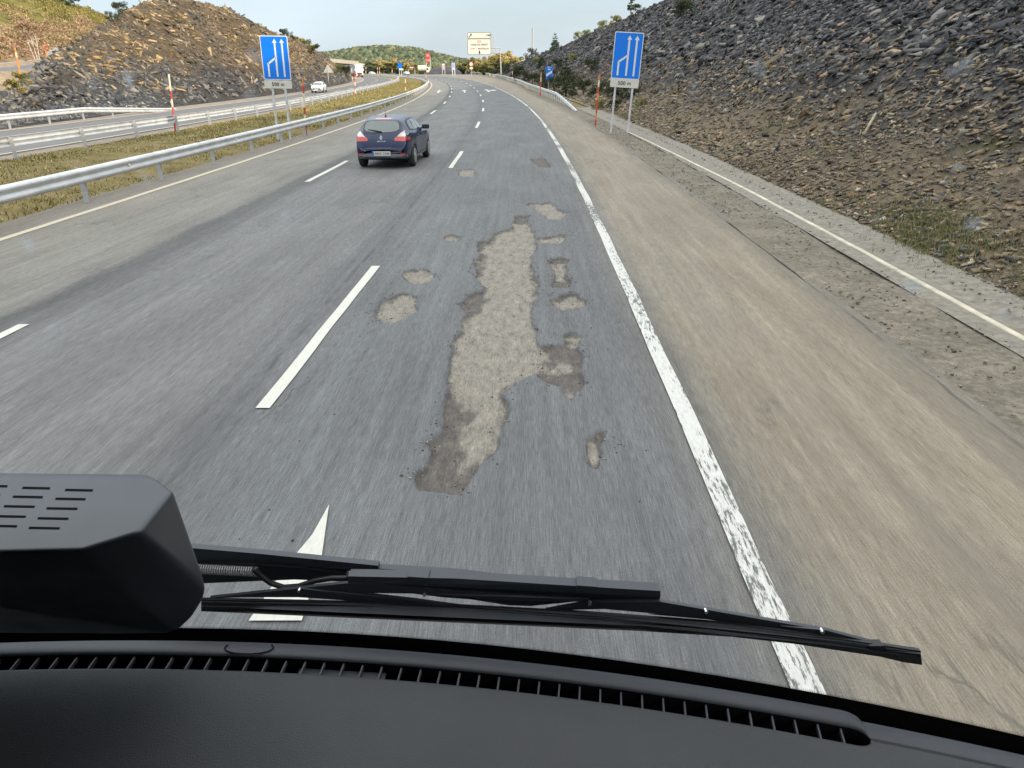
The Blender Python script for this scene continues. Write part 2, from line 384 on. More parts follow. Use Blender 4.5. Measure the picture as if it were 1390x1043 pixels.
b.set(base=col, rough=b.ramp(b.noise(st, 30, 3), [(.3, .72), (.7, .95)]), spec=.32)
b.bump(b.math('ADD', b.noise(st2, 120, 3, .7), b.math('MULTIPLY', b.noise(uv, 14, 5, .7), b.math('MULTIPLY', hmask, 2.5))), .35, .006)
M_road = b.m
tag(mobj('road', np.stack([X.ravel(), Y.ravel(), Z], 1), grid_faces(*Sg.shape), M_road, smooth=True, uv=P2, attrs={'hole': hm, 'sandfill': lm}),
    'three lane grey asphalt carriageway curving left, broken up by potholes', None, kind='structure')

def strip(name, s0, s1, ds, prof, mat, smooth=True, rough=0, seed=0):
    """prof(s) -> list of (d, z)"""
    ss = np.arange(s0, s1+ds*.5, ds); rows = [prof(s) for s in ss]; n = len(rows[0]); V = []; UV = []
    for s, r in zip(ss, rows):
        for d, z in r:
            x, y = RP(s, d); V.append((x, y, float(G(y))+z)); UV.append((d, s))
    V = np.array(V)
    if rough: V[:, 2] += fbm(V[:, 0]*1.3, V[:, 1]*1.3, V[:, 0]*0, 3, seed)*rough
    return mobj(name, V, grid_faces(len(ss), n), mat, smooth=smooth, uv=UV)
def interp(s, xs, ys): return float(np.interp(s, xs, ys))
def dNear(s): return interp(s, [0, 60, 110, 160, 215, 300], [-19.9, -19.6, -20.3, -19.2, -17.4, -17.0])
def dFar(s): return interp(s, [0, 40, 63, 84, 123, 178, 274], [-28.4, -28.1, -27.7, -27.2, -26.3, -25.9, -23.5])
def dFoot(s): return interp(s, [0, 42, 67, 97, 117, 152, 205, 280], [-29.6, -29.6, -31.2, -30.5, -29.3, -29.0, -28.0, -26.0])
# --- opposite carriageway
b = NB('worn_asphalt'); uv = b.uv()
col = b.ramp(b.noise(b.map(uv, (1, .12, 1)), 3, 6, .65), [(.3, (.085,.086,.092)), (.7, (.125,.124,.125))])
col = b.mix(1, col, b.ramp(b.noise(b.map(uv, (1, .3, 1)), 60, 3), [(.3, .8), (.7, 1.2)]), 'MULTIPLY')
b.set(base=col, rough=.9, spec=.3); M_asph2 = b.m
tag(strip('opposite_road', 2, 330, 3, lambda s: [(dNear(s)+.25, 0), (dNear(s)-2, .01), ((dNear(s)+dFar(s))/2, .03), (dFar(s)+1, .01), (dFar(s)-.25, 0)], M_asph2), 'two lane asphalt carriageway of the oncoming traffic', None, kind='structure')
# --- gravel, soil and concrete strips
def gravel(name, c1, c2, c3, sc=9, bumpd=.02):
    b = NB(name); v = b.pos(); n = b.noise(v, sc, 8, .75); n2 = b.noise(v, sc*.12, 4)
    col = b.ramp(n, [(.3, c1), (.5, c2), (.72, c3)]); col = b.mix(1, col, b.ramp(n2, [(.3, .78), (.7, 1.2)]), 'MULTIPLY')
    b.set(base=col, rough=.95, spec=.2); b.bump(n, .6, bumpd); return b.m
M_grav = gravel('tan_gravel', (.08,.07,.058), (.16,.138,.112), (.26,.23,.19))
M_gravg = gravel('grey_gravel', (.075,.067,.054), (.13,.115,.092), (.22,.195,.16), 12)
M_gravt = gravel('pinkish_gravel', (.11,.092,.075), (.2,.168,.138), (.3,.26,.215), 10)
M_conc = simple('concrete', (.155,.14,.118), .9, sc=9, var=.35, bump=.5, bsc=40, dirt=(.08,.07,.055))
M_concw = simple('pale_concrete', (.4,.365,.29), .85, sc=3, var=.25, dirt=(.3,.27,.22))
tag(strip('left_verge', -12, 340, 2, lambda s: [(-9.9, -.012), (-10.15, -.02), (-10.9, -.05)], M_grav, rough=.02), 'brown gravel verge under the near guardrail', None, kind='structure')
tag(strip('right_verge', -12, 110, .6, lambda s: [(3.72, -.004), (4.0, -.015), (4.5, -.02), (5.0, -.03)], M_gravg, rough=.05, seed=4), 'grey gravel verge beside the right shoulder', None, kind='structure')
tag(strip('drain_channel', -12, 60, 1., lambda s: [(4.9, -.01), (5.14, -.005), (5.18, .0), (5.5, -.05), (5.8, .0), (6.25, .0)], M_conc, rough=.012), 'shallow concrete drainage gutter along the foot of the right slope', None, kind='structure')
tag(strip('gutter_lip', -12, 35, .8, lambda s: [(5.18-.018*max(0, s-17)*.9, .0), (5.185-.018*max(0, s-17)*.9, .014), (5.255-.018*max(0, s-17)*.9, .016), (5.27-.018*max(0, s-17)*.9, -.02)], M_concw, False, rough=.006), 'pale concrete lip of the drainage gutter', None, kind='structure')
tag(strip('opposite_verge_near', 2, 330, 3, lambda s: [(dNear(s)+1.3, -.04), (dNear(s)+.2, -.012)], M_gravt, rough=.02), 'tan gravel verge between median grass and oncoming carriageway', None, kind='structure')
tag(strip('opposite_verge_far', 2, 330, 3, lambda s: [(dFar(s)-.2, -.012), (dFar(s)-1.2, -.02), (dFoot(s)-2., -.03)], M_gravt, rough=.02), 'pinkish gravel verge below the rock cutting', None, kind='structure')
# --- median
b = NB('median_soil'); v = b.pos()
n = b.noise(v, 1.1, 6, .65); col = b.ramp(n, [(.3, (.08,.07,.03)), (.5, (.15,.12,.05)), (.7, (.19,.15,.095))])
col = b.mix(1, col, b.ramp(b.noise(v, 14, 5, .7), [(.3, .65), (.7, 1.35)]), 'MULTIPLY'); b.set(base=col, rough=1, spec=.1); b.bump(b.noise(v, 10, 6, .7), .8, .05)
M_soil = b.m
def medZ(t): return -.05+.16*math.sin(math.pi*t)
tag(strip('median', -12, 340, 1.5, lambda s: [(-10.7+(dNear(s)+1.1+10.7)*t, medZ(t)) for t in (0, .1, .25, .4, .55, .7, .85, 1)], M_soil, rough=.07), 'grassy central reservation between the two guardrails', None, kind='structure')
# --- base ground reaching the horizon
xs = np.concatenate([np.linspace(-3500, -200, 12), np.linspace(-180, 120, 40), np.linspace(150, 3500, 12)])
ys = np.concatenate([np.linspace(-1500, -20, 8), np.linspace(-15, 420, 90), np.linspace(460, 5000, 24)])
Yg, Xg = np.meshgrid(ys, xs, indexing='ij')
b = NB('scrub_ground'); v = b.pos(); n = b.noise(v, .05, 8, .7); col = b.ramp(n, [(.3, (.07,.065,.03)), (.5, (.13,.105,.05)), (.7, (.19,.15,.09))])
col = b.mix(1, col, b.ramp(b.noise(v, 2, 6, .7), [(.3, .7), (.7, 1.3)]), 'MULTIPLY'); b.set(base=col, rough=1, spec=.1); M_scrub = b.m
tag(mobj('ground', np.stack([Xg.ravel(), Yg.ravel(), (G(Yg)-.14).ravel()], 1), grid_faces(*Yg.shape), M_scrub, smooth=True), 'dry scrubby ground around the motorway', None, kind='structure')

# --- painted markings
def paint(name, c, wear, wcol=(.09,.09,.092), lo=.5, hi=.56):
    b = NB(name); uv = b.uv(); n = b.noise(b.map(uv, (1, .14, 1)), 42, 7, .78); n2 = b.noise(b.map(uv, (1, .15, 1)), 2.2, 4)
    f = b.ramp(b.math('ADD', n, b.math('MULTIPLY', b.math('SUBTRACT', n2, .5), .7)), [(lo+wear, 0.), (hi+wear, 1.)])
    pc = b.ramp(b.noise(b.map(uv, (1, .25, 1)), 40, 4), [(.3, tuple(x*.82 for x in c)), (.7, c)])
    col = b.mix(f, pc, wcol)
    b.set(base=col, rough=.7, spec=.3); return b.m
M_white = paint('white_paint', (.47,.47,.43), .2)
M_worn = paint('worn_white_paint', (.46,.46,.44), .0)
M_yel = paint('cream_paint', (.45,.4,.3), .22, (.13,.12,.1))
def flatline(name, segs, mat, label, z=.0045):   # segs: (s0, s1, dfun, halfwidth)
    V = []; F = []; UV = []
    for s0, s1, df, hw in segs:
        n = max(2, int((s1-s0)/.7)+1); b0 = len(V)
        for i in range(n):
            s = s0+(s1-s0)*i/(n-1)
            wbl = .006*math.sin(s*7.3)+.004*math.sin(s*23)
            for k in (-1, 1):
                d = df(s)+k*(hw+(wbl if k > 0 else -wbl*.6)); x, y = RP(s, d); V.append((x, y, float(G(y))+z)); UV.append((d, s))
        for i in range(n-1): a = b0+2*i; F.append((a, a+1, a+3, a+2))
    return tag(mobj(name, V, np.array(F), mat, uv=UV), label, None, kind='structure')
flatline('edge_line_right', [(-13, 400, lambda s: 1.275, .076)], M_worn, 'chipped solid white line between the right lane and the brown shoulder', .010)
flatline('edge_line_left', [(-13, 400, lambda s: -9.52, .085)], M_yel, 'cream solid edge line beside the near guardrail', .008)
flatline('lane_dashes_right', [(4.6+17*k, 9.6+17*k, lambda s: -2.36, .062+.0012*min(k, 8)*4) for k in range(0, 17)], M_white, 'white dashes between the right and middle lanes', .011)
flatline('lane_dashes_left', [(1.9+17*k, 6.9+17*k, lambda s: -5.99, .065+.0012*min(k, 8)*4) for k in range(0, 17)], M_white, 'white dashes between the middle and left lanes', .008)
flatline('opposite_edge_lines', [(3, 320, dNear, .1), (3, 320, dFar, .1)], M_yel, 'pale edge lines of the oncoming carriageway', .02)
flatline('opposite_lane_dashes', [(4+14*k, 9+14*k, lambda s: (dNear(s)+dFar(s))/2, .09) for k in range(0, 20)], M_white, 'white centre dashes of the oncoming carriageway', .04)
def ground_poly(name, pts, mat, label, z=.008):     # pts (d,s)
    V = []
    for d, s in pts: x, y = RP(s, d); V.append((x, y, g(y)+z))
    return tag(mobj(name, V, [list(range(len(V)))], mat, uv=[(d, s) for d, s in pts]), label, None, kind='structure')
tri = gpix([(447, 687), (437, 757), (424, 800), (410, 845), (338, 845), (372, 795), (400, 757), (424, 728)])
ground_poly('arrow_tip', list(map(tuple, tri)), M_white, 'white painted arrow tip just ahead of the windscreen', .012)
def arrow(name, d0, s0, kind, label):
    st = [(-.1, 0), (.1, 0), (.1, 4.6), (.42, 4.6), (0, 7), (-.42, 4.6), (-.1, 4.6)]
    if kind: st = [(-.1, 0), (.1, 0), (.1, 2.), (.75, 3.6), (.75, 2.8), (1.35, 4.9), (.75, 6.2), (.75, 5.2), (.1, 3.6), (.1, 5.), (.4, 5.), (0, 7), (-.4, 5.), (-.1, 5.)]
    ground_poly(name, [(d0+a*1.15, s0+b_*1.8) for a, b_ in st], M_white, label, .02)
arrow('lane_arrow_left', -7.8, 103, 0, 'white straight ahead arrow painted in the left lane')
arrow('lane_arrow_middle', -4.2, 103, 0, 'white straight ahead arrow painted in the middle lane')
arrow('lane_arrow_right', -.9, 104, 1, 'white ahead or right arrow painted in the right lane')
# ================================================================== LAND
# ---- right slope
SL = 0.70
def rFoot(s): return np.where(s < 60, 6.05+np.clip(s-40, 0, 100)*.02, railR(s)+1.9)
def rProf(s, d):
    t = d-rFoot(s); z = np.where(t < 3.2, t*.30, .96+(t-3.2)*SL)
    return np.where(t < 0, -.05, z)
# ridge found where the skyline rays meet the slope plane
sky_px = [(950, -30), (905, 0), (872.7, 16), (851, 26), (829.5, 36.7), (808, 43), (786, 53), (764.8, 62.6), (743, 71), (721.6, 77.7), (700, 88.5)]
rs, rz = [], []
for a in sky_px:
    P = hit(a[0], a[1], lambda s, d, y: rProf(s, d)+G(y), 20, 330)
    if P is None: continue
    s, d = SD(P.x, P.y); rs.append(float(s[0])); rz.append(float(P.z-g(P.y)))
print('RIDGE', [(round(a), round(z, 1)) for a, z in zip(rs, rz)])
o_ = np.argsort(rs); rs = np.array(rs)[o_]; rz = np.array(rz)[o_]
RS = np.concatenate([[-170, -60, 0], rs]); RZ = np.concatenate([[29, 30, 29], rz])
def rRidge(s): return np.interp(s, RS, RZ)
def rH(s, d):
    z = rProf(s, d); m = rRidge(s)+.25*fbm(s*.25, 0*s, 0*s, 3, 21)*np.clip(rRidge(s)/6, 0, 1)
    over = z-m
    return np.where(over > 0, m+1.2*(1-np.exp(-over/9.))*.8+0.02*over, z)
def rdisp(x, y, z): return fbm(x*.22, y*.22, z*.22, 4, 31)*.7+np.abs(fbm(x*1.3, y*1.3, z*1.3, 3, 33))*.4
ss = sgrid([(-165, -14, 6), (-14, 3, 1.), (3, 34, .22), (34, 70, .5), (70, 260, 1.5)])
tt = sgrid([(-.15, 12, .22), (12, 26, .45), (26, 75, 1.6), (75, 260, 12)])
Sg, Tg = np.meshgrid(ss, tt, indexing='ij'); Dg = rFoot(Sg)+Tg
X, Y = RP(Sg, Dg); Zr = rH(Sg, Dg)
k = np.clip(Tg/2.5, 0, 1); Zr = Zr + rdisp(X, Y, Zr)*k
b = NB('shale_scree'); v = b.pos(); _, _, zz = b.sep(v)
n = b.noise(v, 2.6, 9, .75); col = b.ramp(n, [(.34, (.012,.012,.014)), (.48, (.035,.034,.036)), (.58, (.085,.08,.08)), (.68, (.14,.125,.11)), (.8, (.2,.17,.14))])  # base tone darkened to paint in the shade between loose chips
lowf = b.ramp(b.math('ADD', zz, b.math('MULTIPLY', b.noise(v, .35, 5), 2.4)), [(.0, 1.), (1., 1.)])
lowm = b.math('SUBTRACT', 1., b.math('DIVIDE', b.math('SUBTRACT', b.math('ADD', zz, b.math('MULTIPLY', b.noise(v, .35, 5, .6), 3.)), 2.0), 1.4, True), True)
lowc = b.ramp(b.noise(v, 5, 8, .75), [(.3, (.07,.055,.038)), (.5, (.15,.118,.08)), (.62, (.2,.155,.1)), (.76, (.3,.25,.18))])
col = b.mix(lowm, col, lowc)
grn = b.math('MULTIPLY', b.ramp(b.noise(v, .5, 4, .6), [(.58, 0.), (.68, .7)]), lowm)
col = b.mix(grn, col, (.075,.085,.03))
b.set(base=col, rough=.95, spec=.2); b.bump(b.noise(v, 6, 8, .75), 1, .12); M_scree = b.m
tag(mobj('right_hillside', np.stack([X.ravel(), Y.ravel(), (Zr+G(Y)-.03).ravel()], 1), grid_faces(*Sg.shape), M_scree, smooth=True),
    'tall dark scree slope of broken shale beside the right shoulder', None, kind='structure')

# ---- loose rocks as one uncountable mass
def rot_from(n, ang):
    n = n/np.linalg.norm(n, axis=1, keepdims=True); h = np.where(np.abs(n[:, 2:3]) < .9, [[0, 0, 1.]], [[1., 0, 0]])
    a = np.cross(h, n); a /= np.linalg.norm(a, axis=1, keepdims=True); b_ = np.cross(n, a)
    c, s = np.cos(ang)[:, None], np.sin(ang)[:, None]
    return np.stack([a*c+b_*s, -a*s+b_*c, n], 2)
def chips(name, P, Nrm, size, aspect, col, mat, tilt=.45, jit=.3, yaw=None):
    n = len(P); base = np.array([(-1,-1,-1),(1,-1,-1),(1,1,-1),(-1,1,-1),(-1,-1,1),(1,-1,1),(1,1,1),(-1,1,1)], float)*.5
    nn = Nrm/np.linalg.norm(Nrm, axis=1, keepdims=True)+rng.normal(0, tilt, (n, 3))
    Rm = rot_from(nn, rng.uniform(0, 6.28, n) if yaw is None else rng.normal(yaw, .55, n))
    loc = base[None]+rng.uniform(-jit, jit, (n, 8, 3)); loc[:, 4:, :2] *= rng.uniform(.35, .9, (n, 1, 1))
    loc = loc*(size[:, None, None]*aspect[:, None, :])
    V = np.einsum('nij,nkj->nki', Rm, loc)+P[:, None]
    q = np.array([(0,3,2,1),(4,5,6,7),(0,1,5,4),(1,2,6,5),(2,3,7,6),(3,0,4,7)])
    F = (q[None]+8*np.arange(n)[:, None, None]).reshape(-1, 4)
    return mobj(name, V.reshape(-1, 3), F, mat, col=np.repeat(col, 8, 0))
M_chip = attrcol('shale_chips', .8, .45, 9)
def pal(n, cols, p):
    c = np.array(cols)[rng.choice(len(cols), n, p=p)]; return np.clip(c*rng.uniform(.6, 1.5, (n, 1)), 0, .6)
PS, NS, SZ, CL = [], [], [], []
for s0, s1, tmax, n, a, b2 in ((3, 9, 10, 20000, .018, .12), (9, 22, 26, 48000, .03, .24), (22, 50, 36, 40000, .07, .36), (50, 125, 32, 18000, .15, .6), (120, 245, 26, 9000, .3, .8), (10, 70, 34, 420, .35, .75)):
    s = rng.uniform(s0, s1, n); t = (.004+rng.random(n)**1.15)*tmax; d = rFoot(s)+t; z = rH(s, d)
    ok = z < rRidge(s)+.3; s, t, d = s[ok], t[ok], d[ok]
    x, y = RP(s, d); z = rH(s, d); k = np.clip(t/2.5, 0, 1); z = z+rdisp(x, y, z)*k+G(y)
    th = np.interp(s, CS, CT); slope = np.where(t < 3.2, .3, SL)
    nr = np.stack([-slope*np.cos(th), -slope*np.sin(th), np.ones_like(s)], 1)
    n = len(s); sz = a+(b2-a)*rng.random(n)**2.6; sz *= np.where(t < 3.2, .42, np.where(t < 6, .7, 1.))
    low = rng.random(n) < np.clip(1.6-(z-.8+rng.normal(0, .5, n))/2., 0, 1)*.9
    dk = pal(n, [(.05,.05,.055), (.095,.092,.095), (.03,.031,.036), (.15,.138,.125), (.15,.09,.06), (.21,.185,.15)], [.36, .25, .26, .09, .015, .025])
    br = pal(n, [(.14,.105,.07), (.19,.145,.09), (.085,.078,.068), (.21,.125,.075), (.23,.2,.155)], [.34, .2, .35, .04, .07])
    PS.append(np.stack([x, y, z], 1)); NS.append(nr); SZ.append(sz); CL.append(np.where(low[:, None], br, dk))
P_, N_, Z_, C_ = map(np.concatenate, (PS, NS, SZ, CL))
asp = np.stack([rng.uniform(1., 2.1, len(P_)), rng.uniform(.4, .95, len(P_)), rng.uniform(.16, .42, len(P_))], 1)
tag(chips('scree', P_, N_, Z_, asp, C_, M_chip, .4, .3, .5), 'countless dark shale fragments covering the right slope', 'scree', kind='stuff')
# small pebbles on the verge
n = 9000; s = rng.uniform(2, 45, n); d = 3.8+rng.random(n)**1.2*1.2
d = np.where(rng.random(n) < .45, 5.6+rng.random(n)*.9, d); x, y = RP(s, d); P_ = np.stack([x, y, G(y)+.0], 1)
tag(chips('verge_pebbles', P_, np.tile([0, 0, 1.], (n, 1)), .008+.035*rng.random(n)**4, np.tile([1, .8, .5], (n, 1)), pal(n, [(.14,.125,.1), (.2,.17,.13), (.09,.085,.075)], [.45, .35, .2]), M_chip, .2), 'small stones strewn on the right verge and gutter', 'pebbles', kind='stuff')

# grit broken out of the potholes
n = 2600; hi_ = rng.integers(0, len(Q), 40000); ok = (hm[sel][hi_] > -.09) & (hm[sel][hi_] < .12) | (rng.random(40000) < .012); q_ = Q[hi_[ok]][:n]; n = len(q_)
q_ = q_+rng.normal(0, .03, q_.shape); x, y = RP(q_[:, 1], q_[:, 0])
tag(chips('pothole_grit', np.stack([x, y, G(y)+.002], 1), np.tile([0, 0, 1.], (n, 1)), .004+.016*rng.random(n)**3, np.tile([1, .8, .5], (n, 1)), pal(n, [(.1,.095,.09), (.2,.18,.15), (.05,.05,.05)], [.45, .3, .25]), M_chip, .2), 'loose grit lying in and around the potholes', 'grit', kind='stuff')
# grass and weeds at the foot of the right slope
GP = []
for px, py, k in ((1230, 300, 60), (1270, 322, 110), (1255, 335, 60), (1235, 298, 40), (1060, 165, 40), (1010, 150, 14), (850, 158, 60), (862, 160, 40), (920, 170, 10), (1340, 350, 30), (1100, 215, 10), (1130, 275, 14), (1040, 232, 12), (1330, 250, 8)):
    P = hit(px, py, lambda s, d, y: rH(s, d)+G(y), 5, 120)
    if P is None: continue
    for _ in range(k*2): GP.append((P.x+rng.normal(0, .4), P.y+rng.normal(0, .7)))
GP = np.array(GP); s, d = SD(GP[:, 0], GP[:, 1]); z = rH(s, d)+rdisp(GP[:, 0], GP[:, 1], rH(s, d))*np.clip((d-rFoot(s))/2.5, 0, 1)+G(GP[:, 1])
n = len(GP); m = 7; gx_ = np.repeat(GP[:, 0], m)+rng.normal(0, .05, n*m); gy_ = np.repeat(GP[:, 1], m)+rng.normal(0, .05, n*m); gz_ = np.repeat(z, m); a = rng.uniform(0, 6.28, n*m); hg = rng.uniform(.03, .12, n*m)
V = np.stack([np.stack([gx_-.008*np.cos(a), gy_-.008*np.sin(a), gz_-.04], 1), np.stack([gx_+.008*np.cos(a), gy_+.008*np.sin(a), gz_-.04], 1), np.stack([gx_+rng.normal(0, .04, n*m), gy_+rng.normal(0, .04, n*m), gz_+hg], 1)], 1)
tag(mobj('slope_grass', V.reshape(-1, 3), np.arange(n*m*3).reshape(-1, 3), attrcol('weeds', .8, 0, 5), col=np.repeat(pal(n*m, [(.11,.115,.045), (.19,.16,.08), (.085,.095,.04)], [.5, .25, .25]), 3, 0)), 'patches of green grass growing low on the right slope', 'grass', kind='stuff')

# ---- left rock cutting
lsk = [(-60, 148), (0, 139), (16, 132), (28, 117), (36, 104), (46, 93), (62, 84), (80, 70), (100, 59), (125, 45), (150, 29), (165, 17), (182, 9), (200, 3), (220, -2), (240, -2), (262, 3), (290, 9), (306, 11), (320, 24), (335, 29), (350, 37), (372, 44), (395, 54), (412, 62), (430, 70), (447, 78), (462, 87), (473, 97)]
LW = 11.
ls, lz = [], []
for a in lsk:
    v = ray(*a); T = np.linspace(20, 330, 2500); s, d = SD(v[0]*T, v[1]*T)
    dr = np.interp(s, [0, 42, 67, 97, 117, 152, 205, 280], [-29.6, -29.6, -31.2, -30.5, -29.3, -29.0, -28.0, -26.0])-LW
    if not (d < dr).any(): continue
    i = int(np.argmax(d < dr)); ls.append(float(s[i])); lz.append(float(CAMZ+v[2]*T[i]-g(v[1]*T[i])))
print('LRIDGE', [(round(a), round(z, 1)) for a, z in zip(ls, lz)])
o_ = np.argsort(ls); ls = np.array(ls)[o_]; lz = np.array(lz)[o_]
def lRidge(s): return np.interp(s, np.concatenate([[-20], ls, [ls[-1]+25]]), np.concatenate([[1.2], lz, [.4]]))
def dFootA(s): return np.interp(s, [0, 42, 67, 97, 117, 152, 205, 280], [-29.6, -29.6, -31.2, -30.5, -29.3, -29.0, -28.0, -26.0])
def lH(s, t):                                # t metres behind the foot
    m = lRidge(s); u = np.clip(t/LW, 0, 1); z = m*(u**.8)
    back = np.clip(t-LW, 0, None)
    return z - np.clip(back*.75, 0, m+.4)
def ldisp(x, y, z):
    # steeply dipping beds: ridges elongated along one direction
    q = y*.6+z*.9; r_ = x+.25*y
    return fbm(x*.16, y*.16, z*.16, 4, 51)*1.1+(np.abs(fbm(q*.8, r_*.2, z*.1, 4, 53)))*1.7+fbm(x*.9, y*.9, z*.9, 3, 57)*.5
ss = sgrid([(-12, 45, .8), (45, 130, .26), (130, 240, .9)]); tt = sgrid([(-.3, 13, .2), (13, 24, 1.2)])
Sg, Tg = np.meshgrid(ss, tt, indexing='ij'); Dg = dFootA(Sg)-Tg; X, Y = RP(Sg, Dg); Zl = lH(Sg, Tg)
dl = ldisp(X, Y, Zl)*np.clip(Tg/1.5, 0, 1)*np.clip(1-(Tg-LW)/4, .3, 1)*np.clip(lRidge(Sg)/5, .15, 1)
th = np.interp(Sg, CS, CT)
X = X+dl*.55*np.cos(th); Y = Y+dl*.55*np.sin(th); Zl = Zl+dl*.5*np.clip(1-(Tg-LW+2)/3, .25, 1)
b = NB('rock_cutting'); v = b.pos(); _, _, zz = b.sep(v)
vr = b.map(v, (1, 1, 1), (R(48), R(15), R(20)))
vs_ = b.map(vr, (1.0, .35, 3.2))
n = b.noise(vs_, 1.7, 10, .75, .6)
dkc = b.ramp(n, [(.28, (.022,.023,.026)), (.5, (.072,.07,.07)), (.68, (.13,.118,.1)), (.8, (.21,.18,.14))])
brc = b.ramp(n, [(.3, (.03,.024,.018)), (.44, (.105,.08,.055)), (.56, (.18,.135,.088)), (.72, (.28,.22,.145))])
orr = b.ramp(b.noise(v, .45, 6, .7), [(.56, 0.), (.68, .8)]); brc = b.mix(orr, brc, (.27,.175,.075))
red = b.ramp(b.noise(b.map(v, (1.3, 1.3, 1.3)), .6, 5, .7), [(.62, 0.), (.7, .6)]); brc = b.mix(red, brc, (.25,.105,.055))
grn = b.ramp(b.noise(b.map(v, (1, 1, .7)), .8, 6, .7), [(.58, 0.), (.68, .7)]); brc = b.mix(grn, brc, (.095,.09,.03))
up = b.math('DIVIDE', b.math('SUBTRACT', b.math('ADD', zz, b.math('MULTIPLY', b.math('SUBTRACT', b.noise(v, .22, 6, .65), .5), 9.)), 1.9), 2.6, True)
col = b.mix(up, dkc, brc); b.set(base=col, rough=.95, spec=.2)
b.bump(b.noise(vs_, 3, 10, .8, .5), 1, .5); M_rock = b.m
tag(mobj('rock_cutting', np.stack([X.ravel(), Y.ravel(), (Zl+G(Y)).ravel()], 1), grid_faces(*Sg.shape)[:, ::-1], M_rock, smooth=False),
    'rugged ochre and dark grey rock cutting beyond the oncoming carriageway', None, kind='structure')
n = 24000; s = np.where(rng.random(24000) < .22, rng.uniform(22, 68, 24000), rng.uniform(50, 200, 24000)); t = rng.uniform(.2, LW+1.5, n); d = dFootA(s)-t; x, y = RP(s, d); z = lH(s, t)
dl = ldisp(x, y, z)*np.clip(t/1.5, 0, 1)*np.clip(1-(t-LW)/4, .3, 1)*np.clip(lRidge(s)/5, .15, 1); th = np.interp(s, CS, CT)
x = x+dl*.55*np.cos(th); y = y+dl*.55*np.sin(th); z = z+dl*.5*np.clip(1-(t-LW+2)/3, .25, 1)+G(y)
nr = np.stack([np.cos(th)*.5-.1, np.full(n, -.62), np.full(n, .75)], 1)
hi = rng.random(n) < np.clip((z-1.8+rng.normal(0, 1.2, n))/2.5, 0, 1)
cdk = pal(n, [(.05,.052,.058), (.095,.092,.09), (.17,.15,.12)], [.5, .35, .15]); cbr = pal(n, [(.12,.09,.06), (.19,.145,.095), (.24,.18,.105), (.07,.062,.055), (.2,.12,.08)], [.34, .26, .1, .28, .02])
sz = .12+.55*rng.random(n)**3
pt = fbm(x*.22, y*.22, z*.22, 3, 91)[:, None]; cbr = np.where(pt > .12, cbr*[1.25, 1.15, .9], np.where(pt < -.12, cbr*[.55, .6, .68], cbr))
asp = np.stack([rng.uniform(1., 2.2, n), rng.uniform(.3, .7, n), rng.uniform(.08, .22, n)], 1)
keep = lRidge(s) > .12
tag(chips('rock_rubble', np.stack([x, y, z], 1)[keep], nr[keep], sz[keep], asp[keep], np.where(hi[:, None], cbr, cdk)[keep], M_chip, .25, .3, -.6), 'jagged shale slabs sticking out of the rock cutting', 'rubble', kind='stuff')

# ---- bench, slip road and hillside at the upper left
near = [atY(-150, 101, 52), atY(-40, 98.8, 57), atY(0, 97.2, 60), atY(16, 96.2, 62), atY(30, 95, 64), atY(60, 90, 70), atY(80, 85.5, 76), atY(110, 79, 86), atY(150, 73, 100)]
far = [atY(-150, 94, 60), atY(-40, 92.8, 65), atY(0, 91.8, 68), atY(16, 90.8, 70), atY(30, 89.6, 72), atY(60, 85, 79), atY(80, 81.5, 86), atY(110, 76, 97), atY(150, 70, 112)]
def ribbon(name, A, B, mat, label, sub=6, ext=None):
    def rs_(P): 
        P = np.array([tuple(p) for p in P]); i = np.linspace(0, len(P)-1, (len(P)-1)*sub+1); return np.stack([np.interp(i, range(len(P)), P[:, k]) for k in range(3)], 1)
    a, b_ = rs_(A), rs_(B); V = np.stack([a, b_], 1).reshape(-1, 3)
    return tag(mobj(name, V, grid_faces(len(a), 2), mat, smooth=True, uv=V[:, :2]), label, None, kind='structure')
def lerpL(A, B, t): return [a.lerp(b_, t) for a, b_ in zip(A, B)]
ribbon('slip_road', lerpL(near, far, .0), lerpL(near, far, 1.), M_asph2, 'narrow asphalt slip road climbing behind the rock at the upper left')
# sheet of tan ground both sides
def off(P, dz, dy): return [Vector((p.x, p.y+dy, p.z+dz)) for p in P]
M_tan = gravel('tan_bank', (.1,.075,.045), (.2,.15,.1), (.29,.23,.155), 1.3, .12)
lo = [atY(-150, 160, 46), atY(-40, 150, 50), atY(0, 140, 52.5), atY(16, 128, 55.5), atY(30, 121, 58), atY(60, 95, 66), atY(80, 86.5, 73), atY(110, 80, 84), atY(150, 74, 98)]
ribbon('slip_road_bank', lo, off(near, -.01, -.0), M_tan, 'tan earth bank in front of the slip road')
lo2 = [Vector((p.x+3.2, p.y-6., -.35)) for p in lo]
ribbon('slip_road_bank_foot', lo2, lo, M_rock, 'dark rock below the tan earth bank at the far left')
_a = np.array([tuple(p) for p in lo]); _b = np.array([tuple(p) for p in lo2]); n = 3800; q_ = rng.uniform(0, len(_a)-1.01, n); i_ = q_.astype(int); f_ = (q_-i_)[:, None]; u_ = (rng.random(n)*1.12-.1)[:, None]
P_ = (_a[i_]*(1-f_)+_a[i_+1]*f_)*(1-u_)+(_b[i_]*(1-f_)+_b[i_+1]*f_)*u_
tag(chips('bank_rubble', P_, np.tile([.35, -.6, .8], (n, 1)), .12+.55*rng.random(n)**2.2, np.stack([rng.uniform(1., 2.2, n), rng.uniform(.4, .8, n), rng.uniform(.12, .35, n)], 1), pal(n, [(.05,.052,.058), (.095,.09,.088), (.16,.14,.11), (.2,.15,.1)], [.42, .3, .18, .1]), M_chip, .4, .3, -.6), 'dark slabs lying below the tan bank at the far left', 'rubble', kind='stuff')
